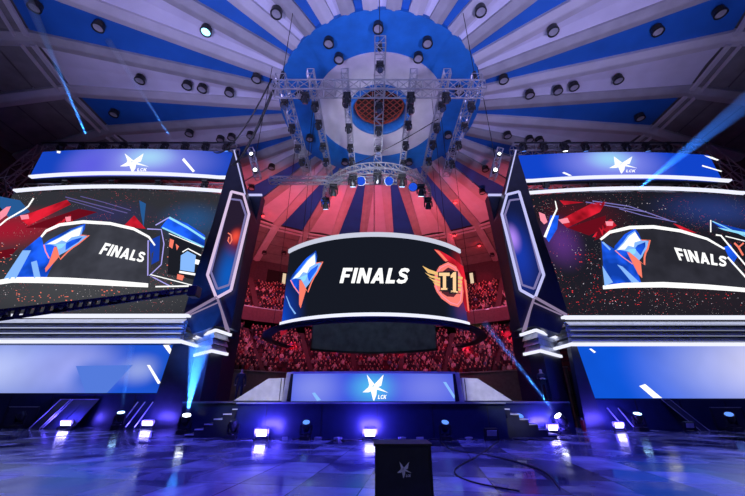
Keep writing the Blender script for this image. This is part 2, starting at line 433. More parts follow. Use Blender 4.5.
# ------------------------------------------------------------------ stands
concrete = mat('stand_concrete', (.045, .035, .04), .85)
aisle_m = mat('aisle_steps', (.1, .06, .07), .8)
benchm = mat('dark_red_seats', (.1, .02, .03), .6)
LOW = dict(r=21.0, z=3.95, tread=.86, rise=.62, n=11)
UPP = dict(r=29.8, z=13.0, tread=.8, rise=.84, n=9)
def stand(P, name, label, gaps, under):
    t = thing(name, (DX, DY, under), label, 'grandstand')
    prof = []
    for i in range(P['n']):
        r, z = P['r'] + i * P['tread'], P['z'] + i * P['rise']
        prof += [(r, z), (r + P['tread'], z)]
    prof += [(P['r'] + P['n'] * P['tread'], P['z'] + P['n'] * P['rise'] - .2), (P['r'] + P['n'] * P['tread'], under), (P['r'] + .3, under), (P['r'], P['z'] - .4)]
    MB().arcwall(prof, DX, DY, -66, 66, 70).build('tiers', concrete, t)
    for i in range(P['n']):
        r, z = P['r'] + i * P['tread'], P['z'] + i * P['rise']
        mb = MB(); lo = -65.5
        for g in gaps + [65.5 + 1.2]:
            hi = g - 1.2
            mb.arcwall([(r + .46, z), (r + .84, z), (r + .84, z + .42), (r + .46, z + .42)], DX, DY, lo, hi, max(2, int((hi - lo) / 3)))
            lo = g + 1.2
        mb.build('seat_row', benchm, t)
    for g in gaps:
        mb = MB()
        for i in range(P['n'] * 2):
            r, z = P['r'] + i * P['tread'] / 2, P['z'] + (i + 1) * P['rise'] / 2
            mb.arcwall([(r, z - P['rise'] / 2 + .01), (r + P['tread'] / 2 + .02, z - P['rise'] / 2 + .01), (r + P['tread'] / 2 + .02, z), (r, z)], DX, DY, g - .8, g + .8, 1)
        mb.build('stairway', aisle_m, t)
    return t
lgaps = [-54, -39, -23, -8, 8, 23, 39, 54]
ugaps = [-50, -36.5, -22, 0, 22, 36.5, 50]
low = stand(LOW, 'lower_grandstand', 'lower curved grandstand of stepped rows behind the stage, under the balcony', lgaps, 0.0)
upp = stand(UPP, 'upper_grandstand', 'upper curved balcony stand of stepped rows under the edge of the domed ceiling', ugaps, 11.9)
fasc = mat('balcony_fascia', (.16, .09, .1), .7)
MB().arcwall([(29.4, 11.8), (29.8, 11.8), (29.8, 13.7), (29.4, 13.7)], DX, DY, -66, 66, 70).build('balcony_front', fasc, upp)
MB().arcwall([(29.35, 13.7), (29.45, 13.7), (29.45, 13.85), (29.35, 13.85)], DX, DY, -66, 66, 70).build('handrail', alu, upp)
t = thing('parapet_wall', (DX, DY, 0), 'grey curved parapet wall in front of the lower grandstand, behind the stage', 'wall')
MB().arcwall([(20.4, 0), (20.8, 0), (20.8, 4.3), (20.4, 4.3)], DX, DY, -62, 62, 60).build('wall_panel', mat('parapet_grey', (.17, .17, .16), .7), t)
MB().arcwall([(20.3, 4.3), (20.9, 4.3), (20.9, 4.42), (20.3, 4.42)], DX, DY, -62, 62, 60).build('coping', grey, t)
for (g, w) in ((-27.5, 'left of'), (28.5, 'right of')):          # low dark red bleacher blocks
    mb = MB(); mb.arcwall([(19.4, 0), (20.35, 0), (20.35, 2.9), (19.4, 2.9)], DX, DY, g - 5, g + 5, 8)
    t = mb.build('low_bleacher', benchm); tag(t, f'low dark red bleacher block {w} the stage, in front of the grey parapet', 'bleacher')
# doors at the back of the upper stand
door_dark = mat('doorway_dark', (.01, .008, .01), .9)
door_lit = glow('lit_doorway', (1, .75, .5), .8)
k = 0
for a, s in ((-28.5, -1), (-19, -1), (18, 1), (26, 1)):
    k += 1
    mb = MB(); mb.arcwall([(38.1, 20.9), (38.38, 20.9), (38.38, 23.2), (38.1, 23.2)], DX, DY, a - 3, a + 3, 3)
    d = tag(mb.build('door_%d' % k, door_dark), kind='structure')
    aa = a + (1.6 if s < 0 else 1.8)
    mb = MB(); mb.arcwall([(38.0, 20.9), (38.09, 20.9), (38.09, 22.9), (38.0, 22.9)], DX, DY, aa - .45, aa + .45, 1)
    mb.build('lit_opening', door_lit, d)
p = onY(483, 336, 51); 
mb = MB(); mb.box(p.x - .8, p.x + .8, 53.6, 53.9, 10.75, 12.0); tag(mb.build('door_5', glow('yellow_doorway', (1, .7, .35), .9)), kind='structure')
for i, (px, lab) in enumerate(((238, 'leftmost'), (283, 'nearest the round screen'), (453 + 58, 'rightmost'))):
    p = onY(px, 340, 50)
    tt = thing('gate_pillar', (p.x, 50, 7.2), f'red lit square pillar at the top of the lower grandstand, {lab}', 'pillar')
    MB().box(p.x - .42, p.x + .42, 49.7, 50.4, 7.0, 11.75).build('shaft', mat('pillar_red_light_tint', (.6, .08, .1), .6), tt)  # red light falling on the pillar is put into the shaft colour
    MB().box(p.x - .5, p.x + .5, 49.6, 50.5, 11.3, 11.75).build('capital', grey, tt)

# ------------------------------------------------------------------ people
def skin_mesh(name, joints, edges, radii, sub, slots, root=0):
    me = bpy.data.meshes.new(name); me.from_pydata(joints, edges, [])
    o = bpy.data.objects.new(name, me); COL.objects.link(o)
    sk = o.modifiers.new('s', 'SKIN'); sk.use_smooth_shade = True
    for i, r in enumerate(radii):
        me.skin_vertices[0].data[i].radius = (r, r) if not isinstance(r, tuple) else r
    me.skin_vertices[0].data[root].use_root = True
    if sub:
        s = o.modifiers.new('u', 'SUBSURF'); s.levels = sub; s.render_levels = sub
    dg = bpy.context.evaluated_depsgraph_get(); dg.update()
    out = bpy.data.meshes.new_from_object(o.evaluated_get(dg))
    bpy.data.objects.remove(o); out.name = name
    out.materials.clear()
    for m in slots[0]: out.materials.append(m)
    for p in out.polygons:
        p.material_index = slots[1](p.center); p.use_smooth = True
    return out
def rnd_cloth(name, stops):
    m = bpy.data.materials.new(name); m.use_nodes = True; nt = m.node_tree; b = nt.nodes['Principled BSDF']; L = nt.links.new
    a = nt.nodes.new('ShaderNodeObjectInfo'); at = nt.nodes.new('ShaderNodeAttribute'); at.attribute_name = 'tint'
    ad = nt.nodes.new('ShaderNodeMath'); ad.operation = 'ADD'; L(a.outputs['Random'], ad.inputs[0]); L(at.outputs['Fac'], ad.inputs[1])
    fr = nt.nodes.new('ShaderNodeMath'); fr.operation = 'FRACT'; L(ad.outputs[0], fr.inputs[0])
    r = nt.nodes.new('ShaderNodeValToRGB'); r.color_ramp.interpolation = 'CONSTANT'
    while len(r.color_ramp.elements) < len(stops): r.color_ramp.elements.new(.5)
    for e, (p, c) in zip(r.color_ramp.elements, stops): e.position = p; e.color = (*c, 1)
    L(fr.outputs[0], r.inputs[0]); L(r.outputs[0], b.inputs['Base Color']); b.inputs['Roughness'].default_value = .8
    return m
cloth = rnd_cloth('spectator_clothes', [(0, (.03, .03, .04)), (.3, (.08, .03, .04)), (.45, (.2, .18, .2)), (.58, (.02, .02, .03)), (.8, (.65, .6, .62)), (.88, (.25, .04, .05)), (.95, (.1, .12, .25))])
skinm = mat('skin', (.6, .38, .3), .6); hairm = mat('black_hair', (.012, .01, .01), .6); trous = mat('dark_trousers', (.02, .02, .03), .8)
def spectator(name, arms, sub):
    J = [(0, 0, .52), (0, .02, .78), (0, .02, 1.0), (0, 0, 1.1), (0, -.02, 1.2), (0, -.01, 1.3)]
    Rr = [.15, .14, .15, .055, .09, .085]; E = [(0, 1), (1, 2), (2, 3), (3, 4), (4, 5)]
    for s in (-1, 1):
        i = len(J)
        J += [(s * .2, .02, 1.0)]; Rr += [.07]; E += [(2, i)]
        if arms == 'up' or (arms == 'one' and s > 0): J += [(s * .3, -.1, 1.18), (s * .24, -.14, 1.46), (s * .23, -.16, 1.55)]
        elif arms == 'clap': J += [(s * .26, -.08, .78), (s * .08, -.32, .95), (s * .03, -.38, 1.0)]
        else: J += [(s * .25, -.02, .75), (s * .16, -.27, .62), (s * .13, -.36, .6)]
        Rr += [.05, .04, .04]; E += [(i, i + 1), (i + 1, i + 2), (i + 2, i + 3)]
        i = len(J)
        J += [(s * .1, -.05, .52), (s * .13, -.44, .53), (s * .13, -.46, .1), (s * .13, -.56, .06)]; Rr += [.09, .07, .05, .045]
        E += [(0, i), (i, i + 1), (i + 1, i + 2), (i + 2, i + 3)]
    def slot(c):
        if c.z > 1.07 and abs(c.x) < .14:
            return 2 if (c.z > 1.33 or c.y > .03) and c.z > 1.12 else 1
        if arms in ('up', 'one') and c.z > 1.3 and abs(c.x) > .15: return 1
        if arms in ('clap',) and c.y < -.28 and c.z > .85: return 1
        if arms == 'rest' and c.y < -.3 and c.z > .58 and c.z < .68: return 1
        if c.z < .6 and c.y < -.05: return 3
        return 0
    return skin_mesh(name, J, E, Rr, sub, ([cloth, skinm, hairm, trous], slot))
poses = ['rest', 'clap', 'up', 'one', 'rest']
sm = [spectator('spectator', a, 1) for a in poses]
sm0 = [spectator('spectator', a, 0) for a in poses]
spots = []
for P, gaps, lim, sect in ((LOW, lgaps, 52, 'lower'), (UPP, ugaps, 50, 'upper')):
    for i in range(P['n']):
        r, z = P['r'] + i * P['tread'] + .6, P['z'] + i * P['rise']
        if sect == 'upper' and i == P['n'] - 1: continue
        a = -lim
        while a < lim:
            a += math.degrees(.56 / r) * random.uniform(.95, 1.12)
            if min(abs(a - g) for g in gaps) < 1.1: continue
            if random.random() < .1: continue
            if sect == 'upper' and abs(a) < 10: continue
            spots.append((sect, i, a, r, z))
lows = sorted([s for s in spots if s[0] == 'lower' and abs(s[2]) < 38], key=lambda s: (s[1], abs(s[2])))[:300]
near = set(lows)
for s_ in lows:
    sect, i, a, r, z = s_
    k = random.randrange(5)
    o = bpy.data.objects.new('spectator', sm[k])
    o.location = (DX + r * math.sin(R(a)), DY + r * math.cos(R(a)), z - .02); o.rotation_euler = (0, 0, -R(a) + random.uniform(-.25, .25))
    sc = random.uniform(.93, 1.06); o.scale = (sc, sc, sc)
    COL.objects.link(o)
    side = 'left' if a < -8 else ('right' if a > 8 else 'middle')
    act = {'rest': 'sitting', 'clap': 'sitting with hands held together', 'up': 'sitting with both arms raised', 'one': 'sitting with one arm raised'}[poses[k]]
    rown = 'front rows' if i < 2 else 'upper rows'
    tag(o, f'spectator {act} in the {rown} of the lower grandstand, {side} block', 'person', f'spectators {act}, {rown}, {side} block')
def crowd(name, lst, label):
    vs, fs, ms, tint = [], [], [], []
    for sect, i, a, r, z in lst:
        me = sm0[random.randrange(5)]; n = len(vs)
        mx = Matrix.Translation((DX + r * math.sin(R(a)), DY + r * math.cos(R(a)), z - .02)) @ Matrix.Rotation(-R(a) + random.uniform(-.3, .3), 4, 'Z') @ Matrix.Scale(random.uniform(.93, 1.06), 4)
        vs += [mx @ v.co for v in me.vertices]
        tt = random.random(); tint += [tt] * len(me.vertices)
        for p in me.polygons: fs.append([n + q for q in p.vertices]); ms.append(p.material_index)
    me = bpy.data.meshes.new(name); me.from_pydata(vs, [], fs)
    for m in (cloth, skinm, hairm, trous): me.materials.append(m)
    me.polygons.foreach_set('material_index', ms)
    at = me.attributes.new('tint', 'FLOAT', 'POINT'); at.data.foreach_set('value', tint)
    for p in me.polygons: p.use_smooth = True
    tag(link(bpy.data.objects.new(name, me)), label, 'crowd', kind='stuff')
crowd('seated_crowd', [s for s in spots if s not in near and s[0] == 'lower'], 'dense seated crowd filling the lower grandstand behind the nearer spectators')
crowd('seated_crowd', [s for s in spots if s[0] == 'upper'], 'dense seated crowd filling the upper balcony stand below the ceiling')

# ------------------------------------------------------------------ trusses
def truss_mb(p, q, w=.45, h=None, r=.032, bay=.7):
    p = Vector(p); q = Vector(q); h = h or w; d = (q - p).normalized(); L = (q - p).length
    u = d.cross(Vector((0, 0, 1)));  u = u.normalized() if u.length > .01 else Vector((1, 0, 0)); v = u.cross(d).normalized()
    corners = [(-w / 2, -h / 2), (w / 2, -h / 2), (w / 2, h / 2), (-w / 2, h / 2)]
    ch = []; lace = MB()
    for a, b in corners: ch.append(MB().bar(p + u * a + v * b, q + u * a + v * b, r * 2))
    n = max(1, round(L / bay))
    for i in range(n + 1):
        c = p + d * L * i / n
        for k in range(4):
            a, b = corners[k], corners[(k + 1) % 4]
            lace.bar(c + u * a[0] + v * a[1], c + u * b[0] + v * b[1], r * 1.1)
            if i < n:
                c2 = p + d * L * (i + 1) / n
                if i % 2: a, b = b, a
                lace.bar(c + u * a[0] + v * a[1], c2 + u * b[0] + v * b[1], r * 1.1)
    return ch, lace
def truss(p, q, label, w=.45, h=None, r=.032, bay=.7, m=None, group=None):
    t = thing('lighting_truss', Vector(p), label, 'truss', group)
    ch, lace = truss_mb(p, q, w, h, r, bay)
    for c in ch: c.build('chord', m or alu, t)
    lace.build('lacing', m or alu, t)
    return t
ZR = 20.2
rig = [(-5.9, 14.6, 24.6, 'outermost on the left'), (-3.9, 14.2, 25, 'second from the left'), (-1.75, 14.2, 25, 'third from the left'),
       (.45, 12.2, 25.4, 'middle one before the skylight'), (2.6, 14.2, 25, 'third from the right'),
       (4.7, 14.2, 25, 'second from the right'), (6.7, 14.6, 24.6, 'outermost on the right')]
for x, y0, y1, w in rig:
    truss((x, y0, ZR), (x, y1, ZR - (.0 if abs(x - .4) < 5 else 0)), f'silver ceiling rig truss running away from the camera, {w}', w=.62 if abs(x - .4) > 5 or x == .45 else .42, r=.03)
truss((-6.3, 14.9, ZR - .75), (7.1, 14.9, ZR - .75), 'long silver cross truss of the ceiling rig in front of the round skylight', w=.7, h=.8, r=.034, bay=.8)
truss((-6.6, 17.5, 14.3), (1.6, 17.5, 14.3), 'bright silver truss lying left of the curved truss over the round screen', w=.35, r=.03)
# curved truss above the screen
t = thing('curved_truss', (AX + .1, 19.6, 14.2), 'half round silver truss hanging above the round centre screen', 'truss')
def arcbars(mb, r, z, a0, a1, n, w, cx, cy):
    pts = [Vector((cx + r * math.sin(R(a0 + (a1 - a0) * i / n)), cy + r * math.cos(R(a0 + (a1 - a0) * i / n)), z)) for i in range(n + 1)]
    for a, b in zip(pts, pts[1:]): mb.bar(a, b, w)
    return pts
cx, cy = AX + .1, 19.6
pp = []
for r_, z_ in ((3.3, 13.95), (3.75, 13.95), (3.3, 14.4), (3.75, 14.4)):
    mb = MB(); pp.append(arcbars(mb, r_, z_, 90, 270, 24, .06, cx, cy)); mb.build('chord', alu, t)
mb = MB()
for i in range(24):
    for a, b in ((0, 1), (2, 3), (1, 3), (0, 2)):
        mb.bar(pp[a][i], pp[b][i], .035); mb.bar(pp[a][i], pp[b][i + 1], .035)
mb.build('lacing', alu, t)
# hanging cables and hoists of the rig
cabm = mat('black_cable', (.01, .01, .012), .6)
for i, (a, b, lab) in enumerate((((-6.2, 15, 20.5), onY(232, 165, 19.5), 'thick black cable swooping from the left end of the ceiling rig to the left pylon'),
                                 ((-6.4, 14.6, 20.0), onY(214, 152, 19.5), 'second thinner black cable from the left end of the ceiling rig'),
                                 ((4.8, 18, 20.1), (-3, 24, 20.1), 'thin black line crossing the rig diagonally under the skylight'))):
    a = Vector(a); b = Vector(b); pts = []
    for k in range(17):
        u = k / 16; p = a.lerp(b, u); pts.append(p - Vector((0, 0, (1.6, 1.9, .3)[i] * 4 * u * (1 - u))))
    tag(MB().path(pts, (.09, .05, .03)[i]).build('hanging_cable', cabm, smooth=True), lab, 'cable')
for x, y, zz, lab in ((-5.9, 15, ZR, 'left front corner'), (6.7, 15, ZR, 'right front corner'), (-5.9, 24, ZR, 'left rear corner'), (6.7, 24, ZR, 'right rear corner'), (.45, 13, ZR, 'near end of the middle truss')):
    t = thing('chain_hoist', (x, y, zz + .3), f'black chain hoist holding the ceiling rig at its {lab}', 'hoist')
    MB().tube((x, y, zz + .3), (x, y, zz + .9), .16, .13, 10).build('motor', black, t)
    MB().tube((x, y, zz + .9), (x, y, ZC - .1), .025, n=5).build('chain', cabm, t)

# ------------------------------------------------------------------ moving head lights
lens_off = mat('glass_lens', (.05, .06, .1), .08, .2)
lens_blue = glow('lit_blue_lens', (.35, .65, 1), 6)
lens_white = glow('lit_white_lens', (.9, .95, 1), 8)
lens_dim = glow('faint_blue_lens', (.1, .25, .9), 1.5)
shell = mat('black_plastic_shell', (.018, .018, .022), .35)
def moving_head(d, lens):            # stands at z=0 on its base; head points along d
    root = bpy.data.objects.new('moving_head_light', None); COL.objects.link(root)
    MB().box(-.19, .19, -.16, .16, 0, .14).build('base', shell, root, bevel=.015)
    mb = MB(); mb.tube((0, 0, .14), (0, 0, .18), .1, n=12); mb.box(-.2, .2, -.05, .05, .17, .22)
    for s in (-1, 1): mb.box(s * .2 - .025, s * .2 + .025, -.06, .06, .18, .5)
    mb.build('yoke', shell, root)
    d = Vector(d).normalized(); c = Vector((0, 0, .45))
    mb = MB(); mb.tube(c - d * .16, c - d * .02, .1, .15, 14); mb.tube(c - d * .02, c + d * .16, .15, .16, 14); mb.tube(c - d * .2, c - d * .16, .07, .1, 14)
    h = mb.build('head', shell, root, smooth=False)
    MB().tube(c + d * .155, c + d * .175, .13, .13, 14).build('lens', lens, h)
    return root
protos = {}
def place_head(loc, d, lens, label, group=None, flip=False, s=1):
    key = (tuple(round(v, 2) for v in d), lens.name)
    if key in protos: o = dup(protos[key])
    else: o = protos[key] = moving_head(d, lens)
    o.location = loc; o.rotation_euler = (math.pi, 0, 0) if flip else (0, 0, 0); o.scale = (s, s, s)
    if 'group' in o: del o['group']
    return tag(o, label, 'stage light', group)
# on the floor (photo x, y of the foot, kind)
floor_heads = [(17, 425, (-.4, -.3, .9), lens_off, 'unlit moving head light on the floor at the far left of the base wall'),
               (117, 423, (.1, -.3, 1), lens_blue, 'moving head light with a faint beam left of the propped poles'),
               (184, 427, (.18, -.35, 1), lens_white, 'moving head light throwing a short bright blue beam up the left pylon'),
               (233, 434, (-.1, -.2, 1), lens_off, 'unlit moving head light at the foot of the left stage steps'),
               (306, 438, (.05, -.5, .9), lens_dim, 'dim moving head light before the stage front, left of centre'),
               (445, 438, (.05, -.5, .9), lens_dim, 'dim moving head light before the stage front, right of centre'),
               (520, 432, (.1, -.6, .8), lens_dim, 'dim moving head light beside the right stage steps'),
               (563, 428, (-.62, -.1, .75), lens_white, 'moving head light throwing a blue beam up left across the stands'),
               (641, 430, (-.05, -.3, 1), lens_blue, 'moving head light right of the lit floor flood by the right base wall'),
               (734, 432, (-.3, -.4, .8), lens_dim, 'dim moving head light at the far right of the base wall')]
FH = {}
for px, py, d, ln, lab in floor_heads:
    p = onY(px, 428, 21.1 if px < 160 else 15.9 if px == 233 else 17.9 if px == 184 else 19.4 if px > 630 else 15.5 if px < 500 else 17.9 if px == 520 else 18.1); p.z = 0; FH[px] = p
    place_head((p.x, p.y, 0), d, ln, lab, s=1.35 if p.y > 16 else 1.1)
# hanging ones on the rig trusses
def hang(x, y, z, d, ln, lab, grp=None, s=1): return place_head((x, y, z), d, ln, lab, grp, flip=True, s=s)
names = ['outermost left', 'second left', 'third left', 'middle', 'third right', 'second right', 'outermost right']
for (x, y0, y1, w), nm in zip(rig, names):
    ys = [16.3, 18.2, 20.2, 22.3] if nm not in ('middle',) else [13.3, 16.4, 18.6, 20.8, 23]
    for y in ys:
        hang(x, y + random.uniform(-.3, .3), ZR - .35, random.choice([(.2, -.5, .8), (-.3, -.3, .9), (0, .3, 1)]), lens_off,
             f'black moving head light hanging under the {nm} truss of the ceiling rig', f'lights under the {nm} rig truss', s=1.15)
for i, x in enumerate((-4.2, -1.6, 2.4, 4.6)):
    hang(x, 14.9, ZR - 1.2, (0, -.6, .8), lens_off, ['black moving head light under the cross truss, at its left', 'black moving head light under the cross truss, left of its middle', 'black moving head light under the cross truss, right of its middle', 'black moving head light under the cross truss, at its right'][i], s=1.2)
for i, a in enumerate((100, 128, 155, 180, 205, 232, 260)):
    x, y = cx + 3.5 * math.sin(R(a)), cy + 3.5 * math.cos(R(a))
    hang(x, y, 13.87, (0, -.6, .8), (lens_off, lens_blue, lens_blue, lens_off, lens_blue, lens_off, lens_blue)[i] if i else lens_off,
         'moving head light hanging under the curved truss, ' + ['rightmost', 'second from the right', 'third from the right', 'at its middle', 'third from the left', 'second from the left', 'leftmost'][i], s=1.25)
# flat blue lit discs on the curved truss (wash lights)
wash_e = glow('wash_light_blue_face', (.015, .08, .7), 1)
for i, (px, py) in enumerate(((325, 201), (361, 181), (389, 181), (413, 187))):
    p = onY(px, py, 16.6 + (2.4 if i == 0 else .5 if i == 3 else 0)); tt = thing('wash_light', p, 'round wash light glowing blue on the curved truss, ' + ['at its left end', 'left of its middle', 'right of its middle', 'near its right end'][i], 'stage light')
    d = Vector((0, -1, -.55)).normalized()
    MB().tube(p + d * -.3, p, .18, .3, 14).build('housing', shell, tt); MB().tube(p, p + d * .03, .26, .26, 14).build('lit_face', wash_e, tt)
    MB().bar(p - d * .2, p - d * .2 + Vector((0, 0, .6)), .06).build('clamp', shell, tt)

# round ceiling spotlights
pr = [(37, 4), (100, 24), (141, 77), (188, 83), (203, 86), (230, 90), (277, 10), (207, 28), (257, 76), (115, 111), (190, 131), (221, 137), (232, 135), (251, 133), (329, 40), (339, 56), (378, 25), (427, 40), (418, 55),
      (480, 8), (552, 28), (529, 92), (557, 88), (573, 84), (617, 77), (656, 28), (718, 10), (503, 77), (639, 115), (507, 133), (529, 137), (539, 138), (567, 142), (272, 165), (485, 167), (482, 190), (266, 241), (285, 243), (300, 92), (459, 88), (452, 150), (310, 136), (448, 133), (345, 160), (409, 160), (252, 186), (507, 198), (490, 242)]
def ceiling_spot(lit):
    root = bpy.data.objects.new('ceiling_spotlight', None); COL.objects.link(root)
    MB().tube((0, 0, 0), (0, 0, -.42), .38, .4, 18).build('housing', shell, root)
    mb = MB(); mb.arcwall([(.33, -.42), (.42, -.42), (.42, -.5), (.33, -.5)], 0, 0, 0, 360, 18); mb.build('rim', black, root)
    MB().tube((0, 0, -.42), (0, 0, -.44), .32, .32, 18).build('lamp_glass', glow('ceiling_lamp_lit', (.3, .75, 1), 3) if lit else mat('lamp_glass_unlit', (.3, .29, .33), .15), root)
    return root
csp = ceiling_spot(False); lit_s = ceiling_spot(True); used = [False]
import collections
cnt = collections.Counter()
prs = []
for px, py in pr:
    p = onZ(px, py, ZC - .15); r = math.hypot(p.x - DX, p.y - DY); a = math.degrees(math.atan2(p.x - DX, p.y - DY))
    prs.append((r, a, p, px == 207))
prs.sort(key=lambda q: q[0])
for r, a, p, l in prs:
    if l: o = lit_s
    elif not used[0]: o = csp; used[0] = True
    else: o = dup(csp)
    if r > 30: p = Vector(dome(r, a, -.05))
    o.location = (p.x, p.y, min(p.z, dome(max(r, 9), a)[2]) - .02); 
    hh = int(round(a / 30)) % 12 or 12
    where = 'blue disc' if 6.4 < r < 9.7 else ('white ring' if r <= 6.4 else ('blue panel' if abs(((a - 10) % 20 + 10) % 20 - 10) < 4.5 else 'pale panel'))
    hh = int(round(a / 30)) % 12; key = hh; cnt[key] += 1
    way = ['straight beyond the skylight', 'beyond the skylight, slightly right', 'beyond and right of it', 'right of the skylight', 'right and nearer the camera', 'near the camera, slightly right',
           'straight nearer the camera', 'near the camera, slightly left', 'left and nearer the camera', 'left of the skylight', 'beyond and left of it', 'beyond the skylight, slightly left'][hh]
    ordn = ['innermost', 'second out', 'third out', 'fourth out', 'fifth out', 'sixth out', 'seventh out', 'eighth out', 'ninth out', 'tenth out', 'eleventh out', 'twelfth out'][cnt[key] - 1]
    tag(o, f'{"lit blue" if l else "black"} dome spotlight on the {where}, {way}, {ordn}', 'ceiling light')

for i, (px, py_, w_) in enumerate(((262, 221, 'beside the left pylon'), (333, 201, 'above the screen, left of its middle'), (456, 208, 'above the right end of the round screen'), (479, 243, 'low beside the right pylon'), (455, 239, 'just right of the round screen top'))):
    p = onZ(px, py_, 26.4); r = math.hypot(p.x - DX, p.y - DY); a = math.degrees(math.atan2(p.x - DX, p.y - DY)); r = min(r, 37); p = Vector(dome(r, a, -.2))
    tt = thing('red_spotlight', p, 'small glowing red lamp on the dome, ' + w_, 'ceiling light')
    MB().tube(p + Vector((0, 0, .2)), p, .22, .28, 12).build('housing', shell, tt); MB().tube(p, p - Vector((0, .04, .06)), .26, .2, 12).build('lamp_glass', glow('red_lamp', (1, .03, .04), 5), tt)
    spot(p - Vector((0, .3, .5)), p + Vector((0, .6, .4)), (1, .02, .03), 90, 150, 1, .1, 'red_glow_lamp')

# ------------------------------------------------------------------ side video walls
YS = 21.0
def side_surf(cxs, half=8.2, sag=.5, y0=YS):
    return lambda x: y0 - sag * max(0, 1 - ((x - cxs) / half) ** 2)
def panel(fn, x0, x1, z0, z1, m, name, parent, dep=.3, n=24, off=0):
    mb = MB(); vs = []
    for i in range(n + 1):
        x = x0 + (x1 - x0) * i / n; y = fn(x) + off
        vs += [(x, y, z0), (x, y, z1), (x, y + dep, z1), (x, y + dep, z0)]
    fs = []
    for i in range(n):
        for t in range(4): fs.append((i * 4 + t, i * 4 + (t + 1) % 4, i * 4 + 4 + (t + 1) % 4, i * 4 + 4 + t))
    fs += [(3, 2, 1, 0), tuple(4 * n + t for t in range(4))]
    return MB().add(vs, fs).build(name, m, parent)
sparks = [(5.5, .13, (.9, .12, .15), 0), (6.5, .1, (.85, .75, .75), 7.3), (7.5, .12, (.5, .04, .06), 15.1)]
vidL = video('main_video_left', (.03, .031, .04), [(-26, 12.5, 6, 2.2, (.35, .01, .03)), (-19, 13.5, 4.5, 1.6, (.03, .03, .09)), (-13, 13.2, 3, 2, (.02, .08, .22)), (-19, 8, 12, 2.5, (.06, .062, .07))], sparks)
vidR = video('main_video_right', (.012, .012, .02), [(15, 13.5, 4, 2, (.07, .008, .015)), (25, 14, 6, 2, (.02, .04, .18)), (13.2, 11.5, 1.8, 2.6, (.1, .03, .2)), (20, 7.5, 10, 2, (.02, .015, .022))], sparks)
lowL = video('low_video_left', (.015, .1, .72), [(-24, 3.2, 9, 3.5, (.5, .58, 1)), (-19, 3.4, 4.5, 2.5, (.35, .4, .95)), (-14.6, 3.2, 1.9, 1.2, (.33, .42, .9)), (-17.5, 2.8, 1.8, 1.4, (.05, .16, .75)), (-12.6, 3, 1.4, 3, (.01, .09, .6))], s=.9, streak=.1)
lowR = video('low_video_right', (.005, .1, .75), [(19, 3, 5, 4, (.2, .3, .95)), (23.5, 3.3, 7, 4, (.7, .7, 1))], s=.95, streak=.08)
banL = video('banner_left', (.008, .06, .55), [(-18, 18.4, 7.5, 3.2, (.3, .32, .95)), (-17.6, 18.8, 2.8, 1.5, (.4, .7, 1)), (-22, 18, 3, 3, (.12, .12, .8))], s=.95)
banR = video('banner_right', (.006, .06, .62), [(18.5, 18.3, 5.5, 3, (.3, .33, .98)), (18.6, 18.6, 2.5, 1.4, (.35, .7, 1))], s=.95)
